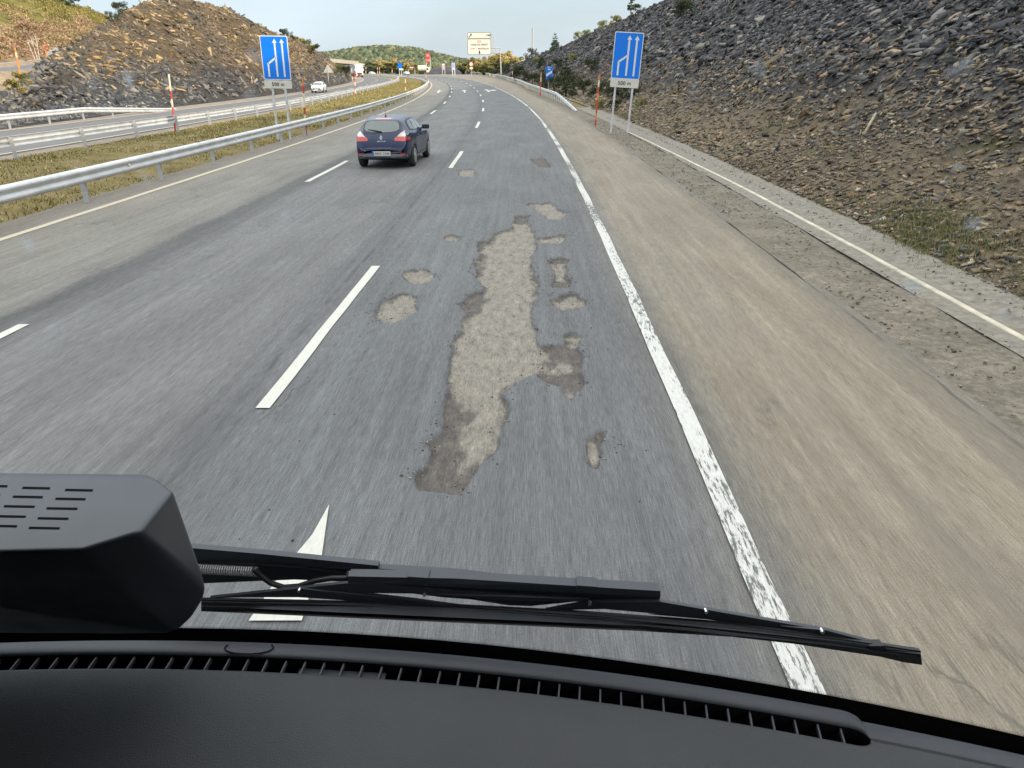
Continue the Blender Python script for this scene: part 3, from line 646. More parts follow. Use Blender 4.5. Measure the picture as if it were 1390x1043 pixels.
hi0 = [atY(-150, 92, 64), atY(-40, 90.2, 69), atY(0, 86.5, 75), atY(16, 85, 77), atY(30, 83.6, 79), atY(60, 80, 88), atY(80, 78, 96), atY(110, 74, 110), atY(150, 68, 125)]
ribbon('slip_road_shoulder', off(far, -.01, 0), hi0, M_tan, 'tan shoulder behind the slip road')
# hillside
colpx = np.linspace(-420, 330, 60); depth0 = np.interp(colpx, [-420, 0, 80, 150, 330], [70, 76, 98, 128, 150])
skyy = np.interp(colpx, [-420, -100, 0, 60, 100, 130, 165, 210, 330], [-60, -18, -2, 3, 7, 15, 27, 40, 62])
basey = np.interp(colpx, [-420, 0, 30, 60, 80, 110, 150, 330], [92, 86, 83, 79.5, 77.5, 73.5, 68, 72])
V = []
rows = 26
for j in range(rows+6):
    for i, px in enumerate(colpx):
        u = min(j/rows, 1); Yd = depth0[i]+u*75
        py = basey[i]+(skyy[i]-basey[i])*(u**.85)
        p = atY(px, py, Yd)
        if j > rows: p = atY(px, py, Yd); p = Vector((p.x*(1+.08*(j-rows)), p.y+14*(j-rows), p.z-1.5*(j-rows)))
        V.append(tuple(p))
V = np.array(V); V[:, 2] += fbm(V[:, 0]*.06, V[:, 1]*.06, V[:, 2]*0, 4, 71)*1.2*np.repeat(np.clip(np.arange(rows+6)/5, 0, 1), len(colpx))
b = NB('heath'); v = b.pos(); _, _, zz = b.sep(v); n = b.noise(v, .3, 9, .75)
low = b.ramp(n, [(.28, (.11,.07,.04)), (.45, (.24,.16,.09)), (.6, (.34,.25,.15)), (.75, (.4,.32,.2))]); hi = b.ramp(n, [(.28, (.055,.06,.02)), (.45, (.13,.12,.04)), (.62, (.23,.19,.06)), (.75, (.32,.25,.1))])
f = b.math('DIVIDE', b.math('SUBTRACT', b.math('ADD', zz, b.math('MULTIPLY', b.math('SUBTRACT', b.noise(v, .08, 4), .5), 12.)), 8.), 3., True)
b.set(base=b.mix(f, low, hi), rough=1, spec=.05); b.bump(b.noise(v, .9, 8, .8), 1, .6); M_heath = b.m
HILL = mobj('left_hill', V, grid_faces(rows+6, len(colpx)), M_heath, smooth=True)
tag(HILL, 'sunlit hillside of dry heath above the slip road at the upper left', None, kind='structure')
hillV = V[:rows*len(colpx)]
# ---- far wooded hill
hx = np.linspace(-340, 160, 60); Yr = 620.
def hillz(x):
    # skyline of the far hill: pixel column -> height at its ridge
    px = [350, 440, 455, 480, 520, 560, 580, 600, 620, 640, 670, 700]; py = [84, 78, 76, 71.5, 68.5, 71, 75, 80, 85, 88, 92, 95]
    xs_, zs_ = [], []
    for a, b_ in zip(px, py): p = atY(a, b_, Yr); xs_.append(p.x); zs_.append(p.z)
    return np.interp(x, xs_, zs_)
V = []; 
for u in np.linspace(0, 1.8, 22):
    y = 400+220*u; k = math.sin(min(u, 1)*math.pi/2)**1.3 if u <= 1 else math.cos((u-1)*1.2)
    for x in hx: V.append((x*y/Yr, y, 1.7+(hillz(x)-2.)*k))
V = np.array(V)
b = NB('far_hill_soil'); v = b.pos(); b.set(base=b.ramp(b.noise(v, .05, 6), [(.3, (.05,.055,.03)), (.7, (.1,.09,.045))]), rough=1, spec=.05)
tag(mobj('far_hill', V, grid_faces(22, len(hx)), b.m, smooth=True), 'rounded hill behind the motorway bend', None, kind='structure')
farV = V
# ================================================================== VEGETATION
M_leaf = attrcol('foliage', .75, 0, 3, spec=.2)
M_bark = attrcol('bark', .9, .4, 12)
def leafcloud(centers, radii, n, size, cols, flat=.75, up=.0):
    """many small leaf faces through the volume of several clumps -> V, F, col"""
    k = len(centers); centers = np.array(centers, float); radii = np.array(radii, float)
    w_ = radii**2; idx = rng.choice(k, n, p=w_/w_.sum())
    v = rng.normal(size=(n, 3)); v /= np.linalg.norm(v, axis=1, keepdims=True); rr = rng.random(n)**.45
    P = centers[idx]+v*(rr*radii[idx])[:, None]*[1, 1, flat]
    Rm = rot_from(rng.normal(size=(n, 3))+[0, 0, up], rng.uniform(0, 6.28, n))
    q = np.array([(-.5, 0, 0), (0, -.28, 0.06), (.5, 0, 0), (0, .28, .06)])*size
    V = np.einsum('nij,kj->nki', Rm, q)*rng.uniform(.6, 1.4, (n, 1, 1))+P[:, None]
    cc = np.array(cols)[rng.integers(0, len(cols), k)][idx]*rng.uniform(.65, 1.4, (n, 1))
    F = np.arange(n*4).reshape(n, 4)
    return V.reshape(-1, 3), F, np.repeat(cc, 4, 0)
def trunkmesh(parent, h, r, limbs, col=(.09,.075,.06), name='trunk', lean=(0, 0), forks=1):
    bm = bmesh.new()
    for f in range(forks):
        a = 6.28*f/forks+.4; lx, ly = lean[0]+(.18*h*math.cos(a) if forks > 1 else 0), lean[1]+(.18*h*math.sin(a) if forks > 1 else 0)
        tube(bm, [(0, 0, -.2), (lx*.3, ly*.3, h*.35), (lx*.7, ly*.7, h*.7), (lx, ly, h)], [r, r*.75, r*.45, r*.12], 6)
    for p in limbs:
        z0 = p[2]*.55; tube(bm, [(lean[0]*z0/h, lean[1]*z0/h, z0), ((p[0])*.5, p[1]*.5, (z0+p[2])*.52), (p[0], p[1], p[2])], [r*.4, r*.25, r*.08], 5)
    me = bpy.data.meshes.new(name); bm.to_mesh(me); bm.free(); me.materials.append(M_bark)
    a = me.color_attributes.new('Col', 'FLOAT_COLOR', 'POINT'); c = np.ones((len(me.vertices), 4)); c[:, :3] = col; a.data.foreach_set('color', c.ravel().astype(np.float32))
    o = bpy.data.objects.new(name, me); link(o); o.parent = parent; return o
def bush_proto(name, w_, h, cols, n=900, ls=.12, clumps=14, stems=True):
    e = empty(name, (0, 0, -500), 0, 'x', 'shrub'); c = []; r_ = []
    for i in range(clumps):
        a = rng.uniform(0, 6.28); q = rng.random()**.6; zz = rng.uniform(.2, .85)
        c.append((q*w_*.38*math.cos(a)*(1.15-zz*.5), q*w_*.38*math.sin(a)*(1.15-zz*.5), h*zz)); r_.append(h*rng.uniform(.14, .3))
    V, F, cl = leafcloud(c, r_, n, ls, cols); mobj('foliage', V, F, M_leaf, e, col=cl)
    bm_ = trunkmesh(e, h*.6, h*.035, [(p[0], p[1], p[2]) for p in c[:5]], name='stems', forks=2)
    return e
def tree_proto(name, w_, h, cols, n=3000, ls=.3, clumps=26, tz=.35, bark=(.09,.075,.06)):
    e = empty(name, (0, 0, -500), 0, 'x', 'tree'); c = []; r_ = []
    for i in range(clumps):
        a = rng.uniform(0, 6.28); zz = rng.uniform(tz, .93); q = rng.random()**.5*math.sqrt(max(.05, 1-((zz-.6)/.45)**2))
        c.append((q*w_*.4*math.cos(a), q*w_*.4*math.sin(a), h*zz)); r_.append(h*rng.uniform(.07, .15))
    V, F, cl = leafcloud(c, r_, n, ls, cols); mobj('crown', V, F, M_leaf, e, col=cl)
    trunkmesh(e, h*.8, h*.02, c[:9], bark); return e
def pine_proto(name, w_, h, cols, n=3500, ls=.22, tiers=11, gap=.0, z0=.12):
    e = empty(name, (0, 0, -500), 0, 'x', 'tree'); c = []; r_ = []; lim = []
    for i in range(tiers):
        zz = z0+(1-z0)*i/tiers; rad = w_*.5*(1-zz)**.8+.03*w_
        k = 6 if i < tiers*.7 else 4
        for j in range(k):
            if rng.random() < gap: continue
            a = 6.28*j/k+i*.9+rng.uniform(-.3, .3); rr = rad*rng.uniform(.45, 1)
            c.append((rr*math.cos(a)*.7, rr*math.sin(a)*.7, h*zz+rng.uniform(-.02, .03)*h)); r_.append(max(.05*h, rad*.36)); 
            if j % 2 == 0: lim.append((rr*math.cos(a)*.7, rr*math.sin(a)*.7, h*zz))
    c.append((0, 0, h*.97)); r_.append(h*.04)
    V, F, cl = leafcloud(c, r_, n, ls, cols, .5, 1.); mobj('crown', V, F, M_leaf, e, col=cl); trunkmesh(e, h, h*.018, lim); return e
DKG = [(.035,.05,.022), (.05,.065,.03), (.028,.04,.02), (.06,.06,.03)]
PIN = [(.035,.055,.03), (.05,.075,.035), (.03,.045,.03), (.07,.09,.045)]
GOR = [(.16,.14,.03), (.2,.17,.04), (.1,.1,.03), (.24,.19,.05), (.12,.09,.05)]
AUT = [(.36,.28,.1), (.4,.32,.12), (.28,.25,.08), (.36,.25,.12), (.24,.23,.08)]
OLI = [(.17,.18,.05), (.2,.19,.06), (.12,.14,.05), (.26,.21,.07)]
used = set()
def place(proto, P, rz, sc, name, label, group=None, sink=.1):
    if proto.name in used: o = copy_tree(proto)
    else: used.add(proto.name); o = proto
    o.location = (P[0], P[1], P[2]-sink); o.rotation_euler = (0, 0, rz); o.scale = (sc, sc, sc) if not isinstance(sc, tuple) else sc
    o['label'] = label
    if group: o['group'] = group
    return o
shrubD = bush_proto('dark_shrub', 2.2, 1.6, DKG, 1500, .11)
shrubD2 = bush_proto('dark_shrub', 2.6, 1.5, DKG, 1500, .12, 18)
shrubG = bush_proto('gorse_bush', 2.0, 1.1, GOR, 1500, .1, 16)
shrubO = bush_proto('olive_shrub', 2.2, 1.5, OLI, 1400, .12, 16)
pineA = pine_proto('young_pine', 3.0, 3.4, PIN, 4200, .15, 9, .12, .04)
pineS = pine_proto('sparse_pine', 2.0, 4.2, PIN, 900, .2, 8, .35, .3)
def rsurf(s, d, y): return rH(s, d)+G(y)
def on_r(px, py): return hit(px, py, rsurf, 10, 330)
SR = [ # right slope plants: proto, px, py(base), height px, label
 (pineS, 856, 24, 30, 'sparse thin pine at the top of the right skyline, upper middle of the photo'),
 (shrubD, 866, 19, 10, 'round dark shrub on the skyline just right of the sparse pine'),
 (shrubG, 837, 33, 10, 'yellowish bush on the right skyline left of the sparse pine'),
 (shrubO, 817, 41, 10, 'small wispy shrub on the right skyline below the yellowish bush'),
 (pineA, 753, 69, 18, 'small dark conifer standing alone on the right skyline'),
 (shrubD2, 722, 79, 11, 'dark shrub at the foot of the tall lattice mast'),
 (shrubO, 785, 55, 9, 'dry olive shrub on the skyline uphill of the lone conifer'),
 (shrubO, 795, 51, 8, 'second dry olive shrub on the skyline uphill of the lone conifer'),
 (shrubD, 931, 30, 22, 'dark green bush high on the right scree slope'),
 (shrubD2, 905, 40, 8, 'low green tuft on the scree left of the high dark bush'),
 (pineA, 768, 113, 28, 'dark young pine on the scree behind the small blue countdown sign'),
 (shrubD, 803, 100, 16, 'small dark bush alone on the scree above the tall striped pole'),
 (shrubD2, 768, 133, 20, 'broad dark shrub at the slope foot right of the small blue sign'),
 (shrubD, 752, 124, 16, 'dark shrub close behind the small blue countdown sign'),
 (shrubD2, 815, 132, 19, 'dark shrub behind the striped pole beside the right lane sign'),
 (shrubD, 842, 142, 24, 'dark shrub directly behind the posts of the right lane sign'),
 (shrubD2, 858, 135, 20, 'dark shrub just right of the right lane sign'),
 (shrubD, 832, 152, 14, 'low dark shrub at the slope foot under the right lane sign'),
 (pineA, 735, 92, 16, 'green pine on the scree below the lattice mast'),
 (pineA, 700, 105, 18, 'bluish pine at the far end of the scree slope'),
 (shrubD2, 712, 112, 14, 'dark shrub behind the right guardrail below the bluish pine'),
 (shrubD, 723, 117, 14, 'dark shrub behind the right guardrail left of the small blue sign'),
 (shrubD2, 690, 100, 12, 'dark shrub at the foot of the gantry column'),
 (shrubD2, 780, 122, 18, 'dark shrub between the small blue sign and the tall striped pole'),
 (shrubD, 792, 128, 16, 'dark shrub just left of the tall striped pole'),
 (shrubD2, 745, 112, 16, 'dark shrub above the small blue sign'),
 (shrubD, 758, 95, 12, 'dark shrub high on the scree above the small blue sign'),
 (shrubO, 778, 86, 10, 'olive shrub high on the scree left of the small dark bush'),
 (shrubD2, 738, 122, 14, 'dark shrub behind the orange snow pole on the right'),
 (shrubD, 826, 138, 16, 'dark shrub between the striped pole and the right lane sign'),
 (shrubO, 870, 148, 12, 'olive tuft right of the right lane sign posts'),
 (shrubD, 706, 104, 12, 'low dark shrub under the bluish pine'),
 (shrubO, 728, 88, 8, 'olive shrub on the scree beside the green pine'),
 (shrubO, 812, 150, 12, 'olive shrub on the mound left of the right lane sign'),
]
def fith(proto_h, P, hpx): return hpx*math.sqrt(P.x**2+P.y**2+1)*1.06/977/proto_h
PH = {'dark_shrub': 1.5, 'gorse_bush': 1.1, 'olive_shrub': 1.5, 'young_pine': 3.4, 'sparse_pine': 4.2}
for i, (pr, px, py, hp, lb) in enumerate(SR):
    P = on_r(px, py)
    if P is None: P = atY(px, py, 130)
    kind = pr.name.split('.')[0]; sc = fith(PH[kind], P, hp)*1.1
    place(pr, P, i*1.7, sc, kind, lb, 'shrubs and pines on the right slope', .15*sc)
# --- left ridge
protoL = [(shrubD, 163, 22, 13, 'dark shrub on the left skyline at the shoulder of the rock cutting'), (shrubD2, 152, 27, 8, 'lower dark shrub left of the skyline shrub on the rock cutting'),
 (shrubO, 352, 40, 6, 'small shrub on the crest of the rock cutting above the left lane sign'), (shrubD, 385, 50, 8, 'dark shrub on the crest just right of the left lane sign'), (shrubD2, 391, 54, 9, 'second dark shrub on the crest right of the left lane sign'),
 (shrubG, 402, 60, 9, 'uppermost gorse bush on the descending crest of the rock cutting'), (shrubG, 414, 66, 11, 'middle gorse bush on the descending crest of the rock cutting'), (shrubG, 426, 72, 10, 'lowest gorse bush on the descending crest of the rock cutting'),
 (shrubO, 463, 100, 9, 'olive shrub at the end of the rock cutting below the bridge'), (shrubD, 470, 102, 9, 'dark shrub at the end of the rock cutting below the bridge')]
def lsurfZ(s, d, y): 
    t = dFootA(s)-d; return np.where(t < 0, 0, lH(s, np.clip(t, 0, 40)))+G(y)
for i, (pr, px, py, hp, lb) in enumerate(protoL):
    v = ray(px, py); T = np.linspace(20, 330, 2500); s, d = SD(v[0]*T, v[1]*T); k = int(np.argmax(d < dFootA(s)-LW+.5)); P = Vector(v*T[k]); P.z += CAMZ
    sc = fith(PH[pr.name.split('.')[0]], P, hp)*1.15; place(pr, P, i*2.1, sc, '', lb, 'shrubs on the rock cutting', .2*sc)
for i, (px, py, hp, Yd, lb) in enumerate(((28, 108, 11, 57, 'rounded green broom tussock beside the slip road, upper of two'), (17, 118, 12, 50, 'rounded green broom tussock below the slip road, lower of two'))):
    P = atY(px, py, Yd); place(shrubG, P, i, (fith(1.1, P, hp)*1.2,)*3, '', lb, 'broom tussocks by the slip road', .45)
# hill vegetation: heath mass + individual trees
hv = hillV.reshape(-1, len(colpx), 3)
n = 5200; ii = rng.uniform(1, hv.shape[0]-1.01, n); jj = rng.uniform(14, 56, n); a = ii.astype(int); c_ = jj.astype(int); fa = (ii-a)[:, None]; fc = (jj-c_)[:, None]
P = hv[a, c_]*(1-fa)*(1-fc)+hv[a+1, c_]*fa*(1-fc)+hv[a, c_+1]*(1-fa)*fc+hv[a+1, c_+1]*fa*fc
rad = rng.uniform(.35, 1.1, n); keep = fbm(P[:, 0]*.12, P[:, 1]*.12, P[:, 2]*.1, 3, 5) > -.25
P = P[keep]; rad = rad[keep]; upm = (P[:, 2]+rng.normal(0, 2.5, len(P))) > 12
V, F, cl = leafcloud(P+[0, 0, .2], rad, 90000, .3, [(1., 1., 1.)])
ow = np.argmin; tint = np.where((V[:, 2]+fbm(V[:, 0]*.1, V[:, 1]*.1, V[:, 2]*.1, 2, 8)*5 > 12)[:, None], [(.21,.175,.055)], [(.3,.205,.12)])
g2 = (fbm(V[:, 0]*.25, V[:, 1]*.25, V[:, 2]*.25, 3, 15) > .12)[:, None]; tint = np.where(g2, tint*[.62, .68, .6], tint)
red_ = (fbm(V[:, 0]*.13, V[:, 1]*.13, V[:, 2]*.13, 2, 19) > .25)[:, None]; tint = np.where(red_ & (V[:, 2:3] < 13), [(.24,.15,.1)], tint)
tag(mobj('heath_cover', V, F, M_leaf, col=cl*tint), 'gorse and dry heath covering the upper left hillside', 'heath', kind='stuff')
def on_hill(px, Yoff=40):
    i = int(np.argmin(abs(colpx-px))); r_ = int(Yoff/75*rows); return Vector(hv[min(r_, rows-1), i])
big = tree_proto('oak_tree', 9, 8, [(.05,.075,.03), (.07,.09,.035), (.04,.06,.03)], 5000, .38, 34, .15)
P = atY(86, 13, on_hill(86, 74).y-2); sc = fith(8, P, 24); place(big, P, .4, (sc*1.5, sc*1.5, sc), '', 'broad dark green tree on the crest of the upper left hill', None, .4)
sm = tree_proto('round_tree', 5, 5, [(.06,.08,.035), (.09,.1,.05)], 1800, .32, 18, .15)
for px, py, hp, lb in ((52, 6, 8, 'small tree on the upper left hill crest left of the broad tree'), (122, 18, 7, 'small pale tree on the upper left hill crest right of the broad tree')):
    P = atY(px, py, on_hill(px, 74).y-1); place(sm, P, px, fith(5, P, hp), '', lb, 'small trees on the hill crest', .2)
def birch_proto():
    e = empty('birch_tree', (0, 0, -500), 0, 'x', 'tree'); c = [(rng.normal(0, .5), rng.normal(0, .5), 2.4+rng.uniform(0, 2.2)) for _ in range(14)]
    V, F, cl = leafcloud(c, [.45]*14, 900, .16, [(.3,.2,.12), (.24,.15,.1), (.33,.24,.15)]); mobj('crown', V, F, M_leaf, e, col=cl)
    trunkmesh(e, 4.6, .035, c[:8], (.6,.55,.48), lean=(.25, 0)); return e
bir = birch_proto()
for i, (px, py, hp, lean, lb) in enumerate(((46, 77, 34, -.22, 'leftmost of the three leaning white birches by the slip road'), (50, 77.5, 36, -.1, 'middle of the three white birches by the slip road'), (53, 77.5, 33, .03, 'rightmost of the three white birches by the slip road'))):
    P = atY(px, py, 84); o = place(bir, P, 3.1*i, fith(4.6, P, hp), '', lb, 'bare white birches', .1); o.rotation_euler = (0, lean, .4*i)
# --- dense far forest
n = 9000; u = rng.uniform(.12, 1.05, n); i0 = rng.uniform(1, len(hx)-2, n)
y = 400+220*u; x0_ = np.interp(i0, range(len(hx)), hx); kk = np.sin(np.minimum(u, 1)*math.pi/2)**1.3; z = 1.7+(hillz(x0_)-2.)*kk; x = x0_*y/Yr
h = rng.uniform(2.2, 4.6, n); seg = 7; th_ = np.linspace(0, 2*math.pi, seg, endpoint=False)
prof = [(.0, 1.5), (.3, 1.75), (.55, 1.45), (.72, 1.2), (.88, .7), (1.0, .08)]
V = []
for (rr, rad_) in prof:
    ring = np.stack([np.cos(th_), np.sin(th_)], 1)[None]*(rad_*h*.3)[:, None, None] if False else None
R_ = np.array([p[1] for p in prof])[None, :, None]*h[:, None, None]*.3*rng.uniform(.65, 1.3, (n, len(prof), seg))
Zz = np.array([p[0] for p in prof])[None, :, None]*h[:, None, None]+rng.uniform(-.25, .25, (n, len(prof), seg))
Vx = x[:, None, None]+R_*np.cos(th_); Vy = y[:, None, None]+R_*np.sin(th_); Vz = z[:, None, None]+Zz-.3
V = np.stack([Vx, Vy, Vz], -1).reshape(-1, 3)
q = []
for r_ in range(len(prof)-1):
    for s_ in range(seg): q.append((r_*seg+s_, r_*seg+(s_+1) % seg, (r_+1)*seg+(s_+1) % seg, (r_+1)*seg+s_))
F = (np.array(q)[None]+len(prof)*seg*np.arange(n)[:, None, None]).reshape(-1, 4)
cl = np.array([(.06,.075,.045), (.08,.1,.055), (.11,.12,.06), (.05,.062,.04), (.15,.135,.07)])[rng.choice(5, n, p=[.3, .3, .2, .13, .07])]*rng.uniform(.7, 1.3, (n, 1))
tag(mobj('far_forest', V, F, attrcol('forest_canopy', .9, .6, .8), col=np.repeat(cl, len(prof)*seg, 0)), 'distant pine forest covering the rounded hill', 'forest', kind='stuff')
# --- trees along the bend
treeA = tree_proto('autumn_tree', 7, 8, AUT, 2600, .5, 26, .1)
treeO = tree_proto('olive_tree', 7, 7, OLI, 2400, .5, 24, .08)
treeD = tree_proto('dark_tree', 7, 6, DKG, 2400, .5, 24, .05)
TB = [(treeD, 498, 390, 14, 'dark tree at the left end of the shaded wood behind the bend'), (treeD, 512, 395, 13, 'second dark tree from the left in the shaded wood behind the bend'), (treeA, 515, 420, 18, 'yellow tree left in the row rising behind the shaded wood'),
 (treeD, 527, 392, 13, 'third dark tree of the shaded wood behind the bend'), (treeA, 529, 425, 19, 'yellow tree in the middle of the row behind the shaded wood'), (treeD, 541, 394, 13, 'dark tree behind the blue sign on the bend'), (treeA, 541, 420, 18, 'yellow tree behind the blue sign on the bend'),
 (treeA, 552, 410, 16, 'last yellow tree right of the blue sign on the bend'), (treeD, 484, 392, 13, 'dark tree right behind the oncoming lorry'), (treeO, 563, 420, 13, 'olive tree left of the red totem sign'), (treeO, 592, 430, 10, 'small olive tree right of the red totem sign'), (treeA, 606, 420, 11, 'russet tree behind the pinkish panel sign'),
 (treeO, 622, 350, 13, 'olive tree beside the blue and white pole sign'), (treeD, 629, 330, 12, 'dark tree behind the start of the right guardrail'), (treeO, 636, 330, 17, 'tall olive tree left of the round speed sign'), (treeO, 648, 320, 20, 'olive tree below the left edge of the white gantry sign'),
 (treeA, 656, 310, 19, 'brown tree below the middle of the white gantry sign'), (treeO, 664, 310, 18, 'olive tree below the right edge of the white gantry sign'), (treeA, 675, 300, 25, 'orange tree just left of the gantry column top'), (treeA, 686, 300, 27, 'tall orange tree right of the gantry column'), (treeA, 697, 300, 23, 'golden tree right of the tall orange tree'),
 (treeO, 706, 320, 20, 'golden olive tree where the scree slope meets the skyline'), (treeD, 671, 270, 13, 'low dark tree left of the gantry column foot'), (treeD, 657, 280, 10, 'low dark tree behind the round speed sign'), (treeD, 684, 260, 13, 'low dark tree right of the gantry column foot')]
TH = {'autumn_tree': 8, 'olive_tree': 7, 'dark_tree': 6}
for i, (pr, px, Yd, hp, lb) in enumerate(TB):
    P = onground(px, Yd); top = hp*Yd*1.06/977+ (G(Yd)*0); sc = top/TH[pr.name.split('.')[0]]*1.05
    place(pr, P, i*1.3, (sc*1.25, sc*1.25, sc), '', lb, 'trees along the outside of the bend', .1)
# --- median grass
n = 60000; s = 6+rng.random(n)**1.7*170; t = rng.random(n); d = -10.75+(np.interp(s, [0, 60, 110, 160, 215, 300], [-18.9, -18.6, -19.3, -18.2, -16.4, -16])+10.75)*t; 
x, y = RP(s, d); dens = fbm(x*.5, y*.5, x*0, 3, 77); keep = dens > -.18-.3*rng.random(n); x, y, s, t, dens = x[keep], y[keep], s[keep], t[keep], dens[keep]; n = len(x)
hgt = (.018+.045*rng.random(n))*(1+s*.006)*(1+dens); wd = .012+s*.0006
a = rng.uniform(0, 6.28, n); z = G(y)-.05+.16*np.sin(math.pi*t); lx, ly = rng.normal(0, .5, n)*hgt, rng.normal(0, .5, n)*hgt
V = np.stack([np.stack([x-wd*np.cos(a), y-wd*np.sin(a), z-.02], 1), np.stack([x+wd*np.cos(a), y+wd*np.sin(a), z-.02], 1), np.stack([x+lx, y+ly, z+hgt], 1)], 1)
gc = pal(n, [(.14,.14,.04), (.25,.2,.08), (.32,.25,.12), (.1,.12,.035), (.24,.15,.065)], [.3, .27, .18, .17, .08])
tag(mobj('median_grass', V.reshape(-1, 3), np.arange(n*3).reshape(n, 3), M_leaf, col=np.repeat(gc, 3, 0)), 'short yellow green grass on the central reservation', 'grass', kind='stuff')
# ================================================================== STREET FURNITURE
M_galv = simple('galvanised_steel', (.52,.535,.55), .42, .3, var=.12, sc=3, dirt=(.3,.28,.25))
M_galvd = simple('weathered_steel', (.36,.37,.38), .6, .2, var=.15, sc=5)
M_refl = simple('reflector', (.75,.7,.5), .3)
def guardrail(name, s0, s1, dfun, face, sp, ph, label, dip0=0, dip1=0, rot=None):
    e = empty(name, rp(s0, dfun(s0)), 0, label, 'guardrail'); o0 = e.location.copy()
    prof = [(0, .775), (.015, .78), (.06, .745), (.083, .71), (.083, .68), (.03, .63), (.022, .61), (.03, .59), (.083, .54), (.083, .51), (.06, .475), (.015, .445), (0, .45)]
    ss = np.arange(s0, s1+.1, 1.0 if s1-s0 < 120 else 2.); V = []
    for s in ss:
        k = 1
        if dip0 and s-s0 < dip0: k = (s-s0)/dip0
        if dip1 and s1-s < dip1: k = max(0, (s1-s)/dip1)
        for o_, z in prof:
            if label.startswith('pale'): z = .53+(z-.45)*.75
            x, y = RP(s, dfun(s)+face*(o_+.06)); V.append((x-o0.x, y-o0.y, float(G(y))-o0.z+z-(1-k)*.7))
    beam = mobj('beam', V, grid_faces(len(ss), len(prof)), M_galv, e, smooth=False)
    m = beam.modifiers.new('thick', 'SOLIDIFY'); m.thickness = .004
    bmp = bmesh.new(); box(bmp, (0, 0, .36), (.055, .03, .40)); box(bmp, (face*.045, 0, .62), (.03, .05, .06)); 
    pm = None; k = 0; s = ph
    pmat = M_galv if label.startswith('pale') else M_galvd
    while s < s1 and k < 95:
        kk = 1
        if dip0 and s-s0 < dip0: kk = (s-s0)/dip0
        if dip1 and s1-s < dip1: kk = max(0, (s1-s)/dip1)
        if kk > .25:
            loc = rp(s, dfun(s)-face*.05)-o0
            if pm is None: p = fin(bmp, 'post', pmat, e); pm = p.data
            else: p = bpy.data.objects.new('post', pm); link(p); p.parent = e
            p.location = loc-Vector((0, 0, (1-kk)*.6)); p.rotation_euler = (0, 0, heading(s)); k += 1
        s += sp
    br = bmesh.new(); rm = None; s = ph+sp*1.5
    while s < min(s1, 90):
        p = rp(s, dfun(s)+face*.11, .61)-o0
        if rm is None:
            bmesh.ops.create_uvsphere(br, u_segments=10, v_segments=6, radius=.035); q = fin(br, 'reflector', M_refl, e, True); rm = q.data
        else: q = bpy.data.objects.new('reflector', rm); link(q); q.parent = e
        q.location = p; s += sp*2
    return e
guardrail('guardrail', 3, 320, lambda s: -10.2, 1, 3.78, 4.46, 'near steel guardrail along the left edge of our carriageway')
guardrail('guardrail', 14, 320, lambda s: dNear(s)+1.75, -1, 4.5, 16.3, 'second guardrail across the median, seen from behind beside the oncoming lanes')
guardrail('guardrail', 34, 66, lambda s: dFar(s)-1.1, 1, 4., 35, 'far left guardrail ramping down to the ground below the rock cutting', dip1=15)
guardrail('guardrail', 54, 330, lambda s: float(railR(s))+.1, -1, 2., 56, 'pale guardrail on the right starting with a ramp behind the lane sign', dip0=19)
e = empty('guardrail', near[6], 0, 'short pale guardrail on the slip road at the upper left', 'guardrail'); o0 = e.location
P0 = atY(66, 82, 84); P1 = atY(84, 73.5, 92); P1b = atY(74, 75, 88)
bm = bmesh.new(); 
for a, c in ((P0, P1b), (P1b, P1)):
    prism(bm, [a-o0+Vector((0, 0, .45)), c-o0+Vector((0, 0, .2)), c-o0+Vector((0, 0, .55)), a-o0+Vector((0, 0, .8))], (0, .08, 0))
fin(bm, 'beam', M_galv, e)
for t in (.2, .55, .9):
    bm = bmesh.new(); q = P0.lerp(P1, t)-o0; box(bm, q+Vector((0, .12, .1)), (.05, .04, .35)); fin(bm, 'post', M_galvd, e)

# ---- signs
M_blue = simple('sign_blue', (.0,.15,.64), .35, spec=.4, var=.04)
M_wht = simple('sign_white', (.55,.57,.6), .4, var=.04)
M_grey = simple('sign_back', (.45,.44,.4), .5, .2)
M_plate = simple('plate_white', (.5,.5,.46), .5, var=.05, dirt=(.4,.38,.33))
M_blk = simple('black_paint', (.02,.02,.022), .5)
M_red = simple('red_paint', (.42,.05,.035), .5, var=.1)
M_org = simple('faded_orange_paint', (.5,.2,.06), .6, var=.15)
M_cre = simple('cream_paint_coat', (.6,.54,.38), .55, var=.08)
def rrect(w_, h, r, n=5):
    o = []
    for cx, cy, a0 in ((w_/2-r, h/2-r, 0), (-w_/2+r, h/2-r, 90), (-w_/2+r, -h/2+r, 180), (w_/2-r, -h/2+r, 270)):
        for k in range(n+1): a = R(a0+90*k/n); o.append((cx+r*math.cos(a), cy+r*math.sin(a)))
    return o
def flat(bm, pts, y, th=.01, c=(0, 0), mi=0):       # polygon in XZ, facing -Y
    prism(bm, [(p[0]+c[0], y, p[1]+c[1]) for p in pts], (0, th, 0), mi)
